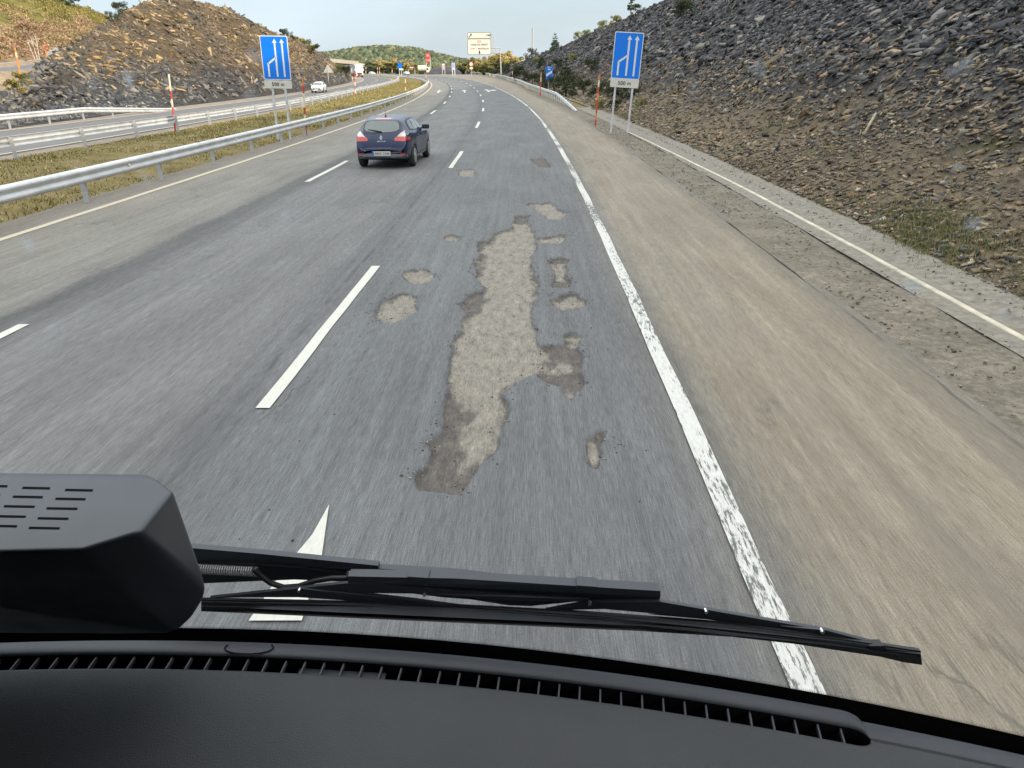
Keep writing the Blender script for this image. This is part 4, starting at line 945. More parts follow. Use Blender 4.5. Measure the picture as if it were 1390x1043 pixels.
def lane_sign(loc, rz, w_, h, pw, label, ph=.3, base=2.1, lean=0):
    e = empty('lane_sign', loc, rz, label, 'road sign', 'blue lane merge signs facing each other across the carriageway')
    for sx in (-1, 1):
        bm = bmesh.new(); box(bm, (sx*pw/2, .06, (base+h)/2-.05), (.045, .035, (base+h)/2+.05), bev=.008); fin(bm, 'post', M_galv, e)
    zc = base+.33+h/2
    bm = bmesh.new(); flat(bm, rrect(w_, h, .06), 0, .02, (0, zc)); b_ = fin(bm, 'panel', M_wht, e)
    bm = bmesh.new(); flat(bm, rrect(w_-.07, h-.07, .045), -.006, .005, (0, zc)); fin(bm, 'blue_face', M_blue, b_)
    X = lambda u: (u-.5)*w_; Zf = lambda v: zc+(.5-v)*h; t = .027*w_*1.15
    def bar(bm, x1, v1, x2, v2, tt=t):
        a = Vector((X(x1), 0, Zf(v1))); b2 = Vector((X(x2), 0, Zf(v2))); n = (b2-a).normalized(); n = Vector((n.z, 0, -n.x))*tt
        prism(bm, [(p.x, -.012, p.z) for p in (a+n, b2+n, b2-n, a-n)], (0, .004, 0))
    for x, kind in ((.52, 1), (.78, 0)):
        bm = bmesh.new(); bar(bm, x, .93, x, .14); 
        prism(bm, [(X(x)-.085*w_, -.0125, Zf(.16)), (X(x), -.0125, Zf(.07)), (X(x)+.085*w_, -.0125, Zf(.16))], (0, .004, 0)); fin(bm, 'arrow', M_wht, b_)
    bm = bmesh.new(); bar(bm, .22, .93, .22, .62); bar(bm, .22, .635, .52, .49); fin(bm, 'merging_lane', M_wht, b_)
    bm = bmesh.new(); flat(bm, rrect(w_*1.0, ph, .03), -.0, .015, (0, base+.15)); pl = fin(bm, 'distance_plate', M_plate, e)
    text('500 m', ph*.62, M_blk, pl, (0, -.006, base+.15), (R(90), 0, 0), bold=True, thick=.002)
    return e
ls1 = lane_sign(gnd(385.5, 190), R(3), 1.17, 1.72, .55, 'blue 500 m lane merge sign on the median behind the near guardrail', .32, 2.12)
ls1.rotation_euler = (0, R(1.5), R(3))
ls2 = lane_sign(gnd(840.5, 180.5), R(-4), 1.28, 1.92, .78, 'blue 500 m lane merge sign at the foot of the right scree slope', .36, 1.98); ls2.rotation_euler = (0, R(3.6), R(-4))
M_dirt = simple('gravel_mound', (.3,.24,.16), .95, bump=.6, bsc=20, var=.4, sc=14)
# ---- snow poles
def pole(base, hgt, cols, r, label, lean=(0, 0), name='snow_pole', grp='striped snow marker poles'):
    e = empty(name, base, 0, label, 'snow pole', grp); n = len(cols)
    for i, m_ in enumerate(cols):
        bm = bmesh.new(); z0 = hgt*i/n-(.25 if i == 0 else 0); z1 = hgt*(i+1)/n
        f = lambda z: (lean[0]*z, lean[1]*z, z)
        tube(bm, [f(z0), f(z1-.002)], r*(1 if i else 1.02), 10); fin(bm, 'band', m_, e, False)
    return e
rw = [M_red, M_cre, M_red, M_cre, M_red, M_cre]
def mkpole(px, py, tx, ty, cols, r, label, Yd=None, hidden=False):
    b_ = gnd(px, py) if Yd is None else atY(px, py, Yd)
    t = atY(tx, ty, b_.y); pole(b_, t.z-b_.z, cols, r, label, ((t.x-b_.x)/(t.z-b_.z), 0))
mkpole(238, 178, 229, 101, rw+[M_cre], .045, 'red and cream snow pole beside the far median guardrail, the leftmost tall one')
mkpole(415.5, 184, 411, 107, [M_red, M_red, M_cre, M_red, M_cre, M_cre, M_red, M_org], .045, 'red and cream snow pole just right of the left lane sign')
mkpole(808, 171, 814, 100, [M_red, M_org, M_red, M_red, M_org, M_red, M_cre, M_org], .045, 'red and orange snow pole left of the right lane sign')
mkpole(345, 131, 341, 104, [M_red, M_cre, M_org, M_cre], .05, 'faded snow pole against the rock cutting left of the blue sign')
mkpole(482.5, 132, 481.6, 106.5, [M_red, M_cre, M_red, M_cre, M_red], .06, 'snow pole on the median below the oncoming lorry')
mkpole(478.3, 109.5, 477.3, 93, [M_cre, M_red, M_cre], .09, 'pale snow pole at the end of the rock cutting left of the lorry')
mkpole(550.5, 124, 550, 107.5, [M_cre, M_red, M_cre], .06, 'short snow pole alone in the median grass near the bend')
mkpole(733, 131, 734.8, 98.4, [M_red, M_org, M_red, M_cre, M_org], .06, 'orange snow pole left of the small blue countdown sign')
mkpole(695.5, 109, 695.5, 97, [M_cre, M_red, M_cre], .09, 'distant snow pole behind the right guardrail')
mkpole(496.6, 99, 496.6, 91, [M_cre, M_red, M_cre], .12, 'tiny snow pole just right of the oncoming lorry', 330)
mkpole(512.5, 99.5, 512.5, 92, [M_cre, M_red, M_cre], .12, 'left one of two tiny snow poles before the shaded wood', 330)
mkpole(515.2, 99.5, 514.9, 91.6, [M_cre, M_red, M_cre], .12, 'right one of two tiny snow poles before the shaded wood', 330)
mkpole(532.4, 101, 532.2, 92, [M_red, M_cre, M_red], .12, 'reddish snow pole left of the blue sign on the bend', 320)
mkpole(579, 108, 577.5, 100.5, [M_red, M_cre, M_red], .09, 'pinkish snow pole at the turn of the near guardrail')
mkpole(26.5, 97.5, 20, 65, [M_org]*3+[M_cre, M_org], .07, 'orange snow pole on the near side of the slip road', 61)
mkpole(63.5, 79.5, 60.5, 57, [M_org]*2+[M_red, M_org], .07, 'orange snow pole on the far side of the slip road', 84)

def sign_on_posts(name, px0, px1, py0, py1, pb, Yd, mats, label, posts=(.2, .8), rad=.06, cat='road sign', deco=None, base_z=None):
    a = atY((px0+px1)/2, py1, Yd); t = atY((px0+px1)/2, py0, Yd); lft = atY(px0, py1, Yd); rgt = atY(px1, py1, Yd)
    b_ = atY((px0+px1)/2, pb, Yd); w_ = rgt.x-lft.x; h = t.z-a.z
    e = empty(name, (a.x, Yd, b_.z), 0, label, cat)
    for q in posts:
        bm = bmesh.new(); tube(bm, [((q-.5)*w_, .12, -.3), ((q-.5)*w_, .12, t.z-b_.z-.1)], rad, 8); fin(bm, 'post', M_galv, e)
    bm = bmesh.new(); flat(bm, rrect(w_, h, w_*.06), 0, .05, (0, a.z-b_.z+h/2)); p = fin(bm, 'panel', mats, e)
    if deco: deco(e, p, w_, h, a.z-b_.z+h/2)
    return e
def d_count(e, p, w_, h, zc):
    bm = bmesh.new(); flat(bm, [(-w_*.44, -h*.3), (w_*.44, -h*.02), (w_*.44, h*.18), (-w_*.44, -h*.1)], -.012, .01, (0, zc)); fin(bm, 'white_stripe', M_wht, p)
    bm = bmesh.new(); flat(bm, rrect(w_*.35, h*.1, .03), -.012, .01, (0, zc+h*.26)); fin(bm, 'white_symbol', M_wht, p)
    text('300 m', h*.13, M_wht, p, (0, -.01, zc+h*.41), (R(90), 0, 0), thick=.006, bold=True)
sign_on_posts('countdown_sign', 740.9, 750, 90.2, 107.7, 126.5, 103, M_blue, 'small blue countdown sign with one white diagonal stripe by the right guardrail', (.4,), .05, deco=d_count)
def d_white(e, p, w_, h, zc):
    bm = bmesh.new(); flat(bm, rrect(w_*1.15, h*.32, .03), -.02, .06, (w_*.28, zc-h*.66)); fin(bm, 'white_plate', M_wht, e)
sign_on_posts('blue_panel_sign', 540.4, 545.6, 85.6, 93, 103, 215, M_blue, 'distant blue sign with a white plate below, on the inside of the bend', (.25, .75), .09, deco=d_white)
M_pink = simple('washed_pink', (.42,.33,.38), .5); M_lil = simple('washed_blue', (.25,.33,.72), .5)
def d_band(e, p, w_, h, zc):
    bm = bmesh.new(); flat(bm, rrect(w_*.8, h*.22, .03), -.02, .01, (0, zc+h*.34)); fin(bm, 'white_band', M_wht, p)
sign_on_posts('pink_panel_sign', 600, 604.2, 86.5, 94.8, 102, 300, M_pink, 'washed out pinkish panel sign on two posts before the dark bank', (.1, .9), .08, deco=d_band)
def d_blue(e, p, w_, h, zc):
    bm = bmesh.new(); flat(bm, rrect(w_*.8, h*.22, .03), -.02, .01, (0, zc-h*.38)); fin(bm, 'white_band', M_wht, p)
    text('i', h*.4, M_blk, p, (-w_*.15, -.02, zc+h*.12), (R(90), 0, 0), thick=.005, bold=True)
sign_on_posts('tall_panel_sign', 613.2, 617.8, 85.3, 94.8, 102.8, 280, M_lil, 'washed out blue and white panel sign on sturdy pale posts', (.15, .85), .16, deco=d_blue)
# round speed limit sign with plate
a = atY(640, 102.8, 250); e = empty('speed_sign', a, 0, 'small round red rimmed sign with a pale plate at the start of the right guardrail', 'road sign')
bm = bmesh.new(); tube(bm, [(0, .1, -.3), (0, .1, 3.6)], .05, 8); fin(bm, 'post', M_galv, e)
bm = bmesh.new(); flat(bm, ell(0, 0, .68, .68, n=25), 0, .03, (0, 3.35)); p = fin(bm, 'disc', M_red, e)
bm = bmesh.new(); flat(bm, ell(0, 0, .5, .5, n=25), -.01, .01, (0, 3.35)); fin(bm, 'white_centre', M_wht, p)
bm = bmesh.new(); flat(bm, rrect(1.0, .6, .04), 0, .03, (0, 2.2)); fin(bm, 'plate', M_cre, e)
# triangular warning sign seen from behind
Yd = 150; a = atY(446.3, 117.5, Yd); t = atY(444.7, 88.4, Yd); e = empty('warning_sign', a, 0, 'back of a triangular warning sign standing before the rock cutting', 'road sign')
hh = t.z-a.z; wd = 12.3*Yd*1.07/977; bm = bmesh.new(); tube(bm, [(0, -.05, -.3), ((t.x-a.x)*.95, -.05, hh*.95)], .06, 8); fin(bm, 'post', M_galv, e)
bm = bmesh.new(); flat(bm, [(-wd/2, -hh*.36), (wd/2, -hh*.36), (wd*.06, 0), (-wd*.06, 0)], 0, .03, (t.x-a.x, hh)); fin(bm, 'triangle_back', M_grey, e)

# ---- overhead gantry sign
Yg_ = 222.
bp = atY(680.3, 106.5, Yg_); e = empty('gantry_sign', bp, 0, 'big white overhead direction sign on a cantilever arm above the right hand lanes', 'road sign')
def gl(px, py, dy=0): v = atY(px, py, Yg_)-bp; return Vector((v.x, dy, v.z))
bm = bmesh.new(); tp = gl(679, 65); tube(bm, [(0, .0, -.5), tp], [.19, .15], 10); fin(bm, 'column', M_galvd, e)
bm = bmesh.new()
for py in (65.4, 72.3): 
    a, c = gl(679, py), gl(650, py-.6); tube(bm, [a, c], .13, 6)
for px in (672.4, 669, 663, 656): tube(bm, [gl(px, 65.2), gl(px, 72)], .08, 6)
fin(bm, 'arm', M_galvd, e)
def gpanel(nm, x0, x1, y0, y1, r, rim):
    a, c = gl(x0, y0, -.45), gl(x1, y1, -.45); w_ = c.x-a.x; h = a.z-c.z; cc = ((a.x+c.x)/2, (a.z+c.z)/2)
    bm = bmesh.new(); flat(bm, rrect(w_, h, r), -.45, .12, cc); fr = fin(bm, nm, rim, e)
    bm = bmesh.new(); flat(bm, rrect(w_-.36, h-.36, r*.8), -.462, .01, cc); fin(bm, 'face', M_plateC, fr); return fr, cc, w_, h
M_plateC = simple('reflective_cream', (.6,.58,.49), .4, var=.04)
M_rim = simple('dark_rim', (.2,.22,.18), .5)
f1, c1, w1, h1 = gpanel('exit_panel', 634.3, 667.2, 44.3, 52.7, .5, M_rim)
f2, c2, w2, h2 = gpanel('destination_panel', 634.3, 667.0, 53.0, 74.6, .5, M_rim)
rX = (R(90), 0, 0)
text('348', h1*.5, M_blk, f1, (c1[0]+w1*.38, -.48, c1[1]), rX, bold=True, thick=.01)
bm = bmesh.new(); x_, z_ = c1[0]-w1*.38, c1[1]; flat(bm, [(-.5, -.45), (-.15, -.45), (.2, .1), (.4, -.05), (.5, .5), (-.05, .4), (.1, .25)], -.48, .01, (x_, z_)); fin(bm, 'exit_arrow', M_blk, f1)
M_txt = simple('lettering_dark', (.06,.065,.06), .5)
text('TORRE DEL BIERZO', h2*.155, M_txt, f2, (c2[0], -.48, c2[1]+h2*.13), rX, bold=True, thick=.01, sx=.82)
text('BRAÑUELAS', h2*.14, M_txt, f2, (c2[0]+w2*.17, -.48, c2[1]-h2*.12), rX, bold=True, thick=.01, sx=.9)
text('CL-526', h2*.12, M_red, f2, (c2[0]-w2*.28, -.48, c2[1]-h2*.11), rX, bold=True, thick=.01, sx=.8)
bm = bmesh.new(); flat(bm, rrect(w2*.16, h2*.14, .05), -.475, .01, (c2[0], c2[1]+h2*.33)); p = fin(bm, 'route_badge', M_red, f2)
bm = bmesh.new(); flat(bm, rrect(w2*.13, h2*.1, .05), -.485, .008, (c2[0], c2[1]+h2*.33)); fin(bm, 'badge_face', M_plateC, p)
text('N-6', h2*.085, M_red, p, (c2[0], -.49, c2[1]+h2*.33), rX, bold=True, thick=.006)
bm = bmesh.new(); flat(bm, [(-.35, -.1), (-.12, -.1), (-.12, .45), (.2, .45), (.2, -.1), (.4, -.1), (0, -.5)], -.475, .01, (c2[0], c2[1]-h2*.34)); fin(bm, 'service_symbol', M_blk, f2)
# ---- masts
def mast(px, pyb, pyt, Yd, w_, label):
    b_ = atY(px, pyb, Yd); t = atY(px+.4, pyt, Yd); h = t.z-b_.z; e = empty('lattice_mast', b_, 0, label, 'mast')
    bm = bmesh.new(); 
    for sx, sy in ((-1, -1), (1, -1), (0, 1)): tube(bm, [(sx*w_/2, sy*w_/2, -1), (sx*w_*.25, sy*w_*.25, h)], w_*.17, 5)
    fin(bm, 'legs', M_galvd, e); bm = bmesh.new(); n = 14
    for i in range(n):
        f = lambda k: w_/2*(1-k*.6); z0, z1 = h*i/n, h*(i+1)/n; a0, a1 = f(i/n), f((i+1)/n)
        tube(bm, [(-a0, -a0, z0), (a1, -a1, z1)], w_*.05, 4); tube(bm, [(a0, -a0, z0), (0, a1, z1)], w_*.05, 4)
    fin(bm, 'bracing', M_galvd, e)
mast(722.8, 79, 37, on_r(722, 80).y+4, .6, 'tall thin lattice mast on the skyline where the scree ridge comes down')
mast(670.5, 84, 47, 340, .6, 'faint thin mast behind the white gantry sign')
# ---- totem
b_ = atY(580.7, 99, 420); e = empty('totem_sign', b_, 0, 'tall red and white price totem on two legs at the service area', 'totem sign')
def tl(px, py): v = atY(px, py, 420)-b_; return v
for px in (578, 583.5):
    q = tl(px, 76); bm = bmesh.new(); tube(bm, [(q.x, .3, -1), (q.x, .3, q.z)], .22, 6); fin(bm, 'leg', M_galv, e)
M_totem = simple('totem_red', (.5,.06,.045), .4, var=.05)
for y0, y1, nm, tx in ((72, 78.8, 'upper_panel', 'ab'), (79.3, 84.8, 'lower_panel', '1.45')):
    a, c = tl(577.5, y0), tl(584, y1); bm = bmesh.new(); cc = ((a.x+c.x)/2, (a.z+c.z)/2); flat(bm, rrect(c.x-a.x, a.z-c.z, .2), -.2, .5, cc); p = fin(bm, nm, M_totem, e)
    text(tx, (a.z-c.z)*.6, M_wht, p, (cc[0], -.23, cc[1]), rX, bold=True, thick=.02)
# ---- dark embankment and service area
V = []; 
for px, top in ((579.5, 99), (582, 98.5), (587, 92), (592, 90.6), (600, 90.8), (610, 91), (618, 92), (630, 94), (645, 96)):
    a = onground(px, 335); V.append(tuple(a)); t = atY(px, top, 345); V.append(tuple(t)); V.append((t.x, 385, t.z+.1)); 
tag(mobj('earth_bank', V, grid_faces(9, 3), simple('dark_earth', (.035,.03,.036), .95, var=.5, sc=.4)), 'dark earth bank behind the panel signs on the bend', None, kind='structure')
# ---- bridge
bo = atY(470, 100, 300); bo.z = g(300); e = empty('overpass', bo, 0, 'pale concrete overpass emerging behind the end of the rock cutting', 'bridge')
def bl(px, py, Yd=300): return atY(px, py, Yd)-bo
a, c, d_, f_ = bl(448, 82.6), bl(487, 86.3), bl(487, 88), bl(448, 85)
bm = bmesh.new(); prism(bm, [a, c, d_, f_], (0, 11, 0)); fin(bm, 'deck', M_concw, e)
bm = bmesh.new(); prism(bm, [f_+Vector((0, .8, 0)), d_+Vector((0, .8, 0)), d_+Vector((0, .8, -.9)), f_+Vector((0, .8, -.9))], (0, 9, 0)); fin(bm, 'girder', simple('shadow_concrete', (.2,.19,.18), .9), e)
for x0, x1 in ((458, 462), (464.3, 466.6), (479, 482)):
    for dy in (2, 8):
        q0, q1 = bl(x0, 86), bl(x1, 86); bm = bmesh.new(); prism(bm, [(q0.x, dy, -1), (q1.x, dy, -1), (q1.x, dy, q1.z-.4), (q0.x, dy, q0.z-.4)], (0, .8, 0)); fin(bm, 'pier', M_concw, e)
bm = bmesh.new(); q = bl(487, 86.3); prism(bm, [a+Vector((0, .15, .0)), c+Vector((0, .15, 0)), c+Vector((0, .15, .8)), a+Vector((0, .15, .8))], (0, .06, 0)); fin(bm, 'parapet', M_concw, e)
# ---- red and white hazard board near the lorry
P = atY(486, 107, 235); e = empty('hazard_board', P, 0, 'low red and white chevron board on the inside of the oncoming bend', 'barrier')
bm = bmesh.new(); M_mred = simple('dull_red', (.2,.045,.035), .7); flat(bm, rrect(1.9, 1.1, .08), 0, .08, (-.2, 1.1)); p = fin(bm, 'red_board', M_mred, e)
bm = bmesh.new(); flat(bm, [(-.5, -.5), (-.1, -.5), (.3, .0), (-.1, .5), (-.5, .5), (-.1, 0)], -.02, .02, (-.2, 1.1)); fin(bm, 'chevron', M_wht, p)
for sx in (-.7, .6):
    bm = bmesh.new(); tube(bm, [(sx, .08, -.3), (sx, .08, 1.6)], .06, 6); fin(bm, 'post', M_wht, e)
# ---- reddish low wall/sign of the service area
P = onground(559, 400); e = empty('service_sign', P, 0, 'low red and white sign board at the service area left of the white tanker', 'sign')
bm = bmesh.new(); flat(bm, rrect(3.4, 1.1, .1), 0, .2, (0, 3.2)); p = fin(bm, 'board', M_mred, e); bm = bmesh.new(); flat(bm, rrect(2, .4, .1), -.03, .02, (0, 3.2)); fin(bm, 'white_band', M_wht, p)
for sx in (-1.6, 1.6): bm = bmesh.new(); tube(bm, [(sx, .3, -.3), (sx, .3, 2.5)], .12, 6); fin(bm, 'post', M_galv, e)
# felled white post log on right slope
P = on_r(1188, 165)
if P:
    P1 = on_r(1172, 186); bm = bmesh.new(); dv = (P-P1); tube(bm, [Vector((0, 0, .05)), dv+Vector((-.02, 0, .22))], [.045, .03], 8); o = fin(bm, 'timber_stake', simple('bleached_wood', (.27,.23,.16), .85, var=.3, sc=9), None, True); o.location = P1
    tag(o, 'bleached wooden stake lying aslant on the scree at the right', 'stake')
# ================================================================== VEHICLES
M_tyre = simple('tyre_rubber', (.02,.02,.021), .85, var=.2)
M_rim_ = simple('alloy', (.5,.51,.53), .3, .8, var=.1)
M_dark = simple('black_trim', (.015,.015,.017), .6)
def glassm(name, c, r=.05):
    b = NB(name); b.set(base=c, rough=r, spec=.9, coat=.5); return b.m
M_cglass = glassm('tinted_window', (.025,.05,.05)); M_cglassd = glassm('dark_window', (.012,.015,.017))
def paintm(name, c, fl=.1, rough=.28):
    b = NB(name); v = b.objc(); b.set(base=b.ramp(b.noise(v, 2.5, 5), [(.3, tuple(x*(1-fl) for x in c)), (.7, c)]), rough=b.ramp(b.noise(v, 5, 5, .7), [(.35, rough-.08), (.7, rough+.14)]), spec=.5, coat=.6, metal=.15); b.p.inputs['Coat Roughness'].default_value = .08; return b.m
M_navy = paintm('navy_paint', (.004,.012,.052)); M_navy.node_tree.nodes['Principled BSDF'].inputs['Coat Weight'].default_value = .35; M_navy.node_tree.nodes['Principled BSDF'].inputs['Specular IOR Level'].default_value = .35; M_cwhite = paintm('white_car_paint', (.58,.59,.56), .04)
M_lamp = simple('lamp_red', (.38,.012,.012), .15, coat=.8); M_lampc = simple('lamp_clear', (.45,.4,.4), .15, coat=.8); M_lamph = simple('headlamp_glass', (.55,.58,.6), .1, coat=.9)
M_bumper = simple('grey_lower_bumper', (.19,.2,.215), .5)
M_chrome = simple('chrome', (.75,.76,.78), .15, .9, var=.03)
def hatch_body(W=1.77, Lg=4.3, H=1.47):
    ys = np.array(sorted(set(np.round(np.concatenate([[.015, .03], np.arange(0, .5, .06), np.arange(.45, Lg-.4, .07), np.arange(Lg-.4, Lg+.001, .05)]), 3))))
    I = lambda y, a, b_: float(np.interp(y, a, b_))
    V = []; NS_ = 15
    for y in ys:
        hw = W/2*I(y, [0, .015, .06, .25, .6, 1.1, 2.2, 3.3, 3.9, 4.15, 4.3], [.70, .79, .85, .90, .955, 1., .985, .98, .93, .84, .66])
        zb = I(y, [0, .03, .25, .6, 3.6, 4.1, 4.3], [.42, .34, .26, .2, .2, .24, .3])
        top = I(y, [0, .015, .05, .10, .18, .30, .50, .70, 1.0, 1.6, 2.2, 2.55, 3.25, 3.6, 4.0, 4.2, 4.3], [.56, .64, .80, .97, 1.07, 1.20, 1.375, 1.435, 1.46, 1.47, 1.43, 1.36, 1.01, .95, .86, .76, .6])
        belt = I(y, [0, .015, .05, .10, .25, .5, 1., 2.2, 3.2, 3.7, 4.1, 4.3], [.54, .62, .78, .92, 1.0, 1.03, .99, .94, .93, .87, .75, .56])
        belt = min(belt, top-.02)
        rf = I(y, [0, .1, .3, .5, .8, 1.6, 2.3, 3.1, 3.3, 4.3], [.84, .84, .70, .67, .66, .67, .66, .70, .78, .8])*hw*1.0
        gl = I(y, [0, .1, .25, 3.1, 3.3, 4.3], [0, .1, 1., 1., 0., 0.])
        pts = [(0, zb), (hw*.7, zb), (hw*.93, zb+.03), (hw*.975, zb+.12), (hw*.99, .48), (hw, .62), (hw*.995, .76), (hw*.975, belt-.04), (hw*.94, belt)]
        sx = hw*.92
        for q in (.35, .7): pts.append((sx+(rf-sx)*q, belt+(top-.06-belt)*(q+.06)))
        pts += [(rf, top-.055), (rf*.86, top-.018), (rf*.45, top-.002), (0, top)]
        row = []
        for i, (x, z) in enumerate(pts):
            z = min(z, top) if i > 3 else z
            for yw in (.80, 3.42):
                rr = .36
                if abs(y-yw) < rr and x > hw*.6:
                    za = .30+math.sqrt(rr*rr-(y-yw)**2)
                    if z < za: z = za
            row.append((x, y, z))
        V.append(row)
    V = np.array(V); Lft = V[:, ::-1].copy(); Lft[:, :, 0] *= -1
    full = np.concatenate([V[:, :-1], Lft], 1); n = full.shape[1]
    faces = [tuple(int(t) for t in f) for f in grid_faces(len(ys), n)]
    # close the ring at the underside, cap ends
    for r_ in range(len(ys)-1): faces.append((r_*n+n-1, r_*n, (r_+1)*n, (r_+1)*n+n-1))
    faces.append(tuple(range(n))); faces.append(tuple(range((len(ys)-1)*n, len(ys)*n))[::-1])
    return full.reshape(-1, 3), faces
bV, bF = hatch_body()
def make_hatch(loc, rz, paint_, label, group=None, name='hatchback_car', rear=True, plate='0835 CNB'):
    e = empty(name, loc, rz, label, 'car'); 
    bd = mobj('body', bV, bF, [paint_], e, smooth=True); m = bd.modifiers.new('w', 'WELD'); m.merge_threshold = .002
    bpy.context.view_layer.update(); bvh = BVHTree.FromPolygons([tuple(v) for v in bV], bF)
    def decal(poly, axis, nm, mat, par=bd, off_=.008, res=.05, smooth=True):
        """axis: '+y' seen from the rear, '-y' front, '+x' right side, '-x' left side"""
        P2_ = np.array(poly); lo, hi = P2_.min(0), P2_.max(0); bm = bmesh.new()
        vs = [bm.verts.new((p[0], p[1], 0)) for p in poly]; f = bm.faces.new(vs); bmesh.ops.triangulate(bm, faces=[f])
        for ax in (0, 1):
            for t in np.arange(lo[ax]+res, hi[ax], res):
                no = (1, 0, 0) if ax == 0 else (0, 1, 0); co = (t, 0, 0) if ax == 0 else (0, t, 0)
                bmesh.ops.bisect_plane(bm, geom=bm.verts[:]+bm.edges[:]+bm.faces[:], plane_co=co, plane_no=no, dist=1e-5)
        for v in bm.verts:
            u, z = v.co.x, v.co.y
            o, d = {'+y': ((u, -3, z), (0, 1, 0)), '-y': ((u, 8, z), (0, -1, 0)), '+x': ((3, u, z), (-1, 0, 0)), '-x': ((-3, u, z), (1, 0, 0)), '-z': ((u, z, 4), (0, 0, -1))}[axis]
            h, nrm, _, _ = bvh.ray_cast(Vector(o), Vector(d))
            if h is None: h = Vector(o)+Vector(d)*3; nrm = -Vector(d)
            v.co = h-Vector(d)*off_+nrm*.002
        r_ = fin(bm, nm, mat, par, smooth); return r_
    # rear
    rg = [(-.53, 1.14), (-.515, 1.24), (-.47, 1.32), (-.36, 1.35), (0, 1.362), (.36, 1.35), (.47, 1.32), (.515, 1.24), (.53, 1.14), (.46, 1.085), (.3, 1.055), (0, 1.045), (-.3, 1.055), (-.46, 1.085)]
    decal([(p[0]*1.08, 1.2+(p[1]-1.2)*1.12) for p in rg], '+y', 'rear_window_frame', M_dark, off_=.004)
    decal(rg, '+y', 'rear_window', M_cglass, off_=.010)
    decal([(-.25, 1.395), (.25, 1.395), (.22, 1.425), (-.22, 1.425)], '+y', 'high_brake_light', M_lamp, off_=.012)
    for sx in (-1, 1):
        nm = 'tail_light'
        l_ = decal([(sx*.80, .80), (sx*.42, .81), (sx*.39, .86), (sx*.46, .93), (sx*.80, .935)], '+y', nm, M_lamp, off_=.014)
        decal([(sx*.79, .92), (sx*.47, .92), (sx*.55, 1.0), (sx*.66, 1.08), (sx*.73, 1.06), (sx*.78, 1.0)], '+y', 'lamp_clear', M_lampc, par=l_, off_=.014)
        decal([(.10, .80), (.10, .92), (.42, .90), (.5, .84)], '+x' if sx > 0 else '-x', 'lamp_side', M_lamp, par=l_, off_=.01)
        decal([(sx*.52, .43), (sx*.72, .43), (sx*.73, .475), (sx*.56, .465)], '+y', 'rear_reflector', M_lamp, off_=.02)
    decal([(-.78, .30), (.78, .30), (.80, .38), (.80, .44), (-.80, .44), (-.80, .38)], '+y', 'lower_bumper', M_bumper, off_=.014)
    decal([(-.52, .57), (.52, .57), (.54, .575), (.54, .585), (-.54, .585), (-.54, .575)], '+y', 'tailgate_seam', M_dark, off_=.006)
    # rear number plate
    bm = bmesh.new(); box(bm, (0, -.02, .455), (.27, .012, .062), bev=.004); pl = fin(bm, 'number_plate', M_plate, bd)
    bm = bmesh.new(); box(bm, (-.245, -.034, .455), (.022, .003, .055)); fin(bm, 'blue_band', M_blue, pl)
    text(plate, .095, M_blk, pl, (.02, -.036, .455), rX, bold=True, thick=.001)
    # emblem: upright lozenge ring, and lettering
    h, nrm, _, _ = bvh.ray_cast(Vector((0, -3, .90)), Vector((0, 1, 0))); ye = h.y-.012
    bm = bmesh.new(); oP = [(0, .075), (.045, 0), (0, -.075), (-.045, 0)]; iP = [(p[0]*.42, p[1]*.42) for p in oP]
    for i in range(4): j = (i+1) % 4; prism(bm, [(q[0], ye-.01, .90+q[1]) for q in (oP[i], oP[j], iP[j], iP[i])], (0, .01, 0))
    fin(bm, 'emblem', M_wht, bd)
    text('MEGANE', .05, M_wht, bd, (0, ye-.02, .79), (R(78), 0, 0), bold=True, thick=.003, sx=1.2)
    wp = bmesh.new(); hh, _, _, _ = bvh.ray_cast(Vector((0, -3, 1.06)), Vector((0, 1, 0))); tube(wp, [(0.02, hh.y-.03, 1.06), (-.2, hh.y+.0, 1.1), (-.4, hh.y+.03, 1.13)], [.02, .014, .008], 6); fin(wp, 'rear_wiper', M_dark, bd)
    # spoiler lip and aerial
    bm = bmesh.new(); tube(bm, [(0, .95, 1.44), (0, .92, 1.62)], [.008, .004], 6); box(bm, (0, .96, 1.465), (.02, .05, .015)); fin(bm, 'aerial', M_dark, bd)
    # side windows, handles, mirrors, sills
    for sx, ax in ((1, '+x'), (-1, '-x')):
        decal([(.62, 1.08), (1.2, 1.04), (2.95, .985), (2.5, 1.26), (2.2, 1.345), (1.6, 1.385), (1.0, 1.37), (.72, 1.30)], ax, 'side_window_frame', M_dark, off_=.005)
        decal([(.82, 1.10), (1.28, 1.065), (1.28, 1.35), (1.0, 1.345), (.84, 1.28)], ax, 'side_window', M_cglassd, off_=.011)
        decal([(1.34, 1.06), (2.0, 1.04), (2.0, 1.335), (1.6, 1.36), (1.34, 1.355)], ax, 'side_window', M_cglassd, off_=.011)
        decal([(2.06, 1.04), (2.82, 1.01), (2.45, 1.24), (2.15, 1.32), (2.06, 1.325)], ax, 'side_window', M_cglassd, off_=.011)
        for y0 in (1.32, 2.03, 2.98): decal([(y0, .3), (y0+.012, .3), (y0+.012, .96), (y0, .96)], ax, 'door_seam', M_dark, off_=.004)
        decal([(1.15, .24), (3.05, .24), (3.05, .33), (1.15, .33)], ax, 'sill', M_bumper, off_=.012)
        for y0 in (1.42, 2.12): 
            hd = bmesh.new(); h, _, _, _ = bvh.ray_cast(Vector((sx*3, y0+.08, .86)), Vector((-sx, 0, 0))); box(hd, (h.x+sx*.015, y0+.08, .86), (.014, .09, .016), bev=.006); fin(hd, 'door_handle', paint_, bd)
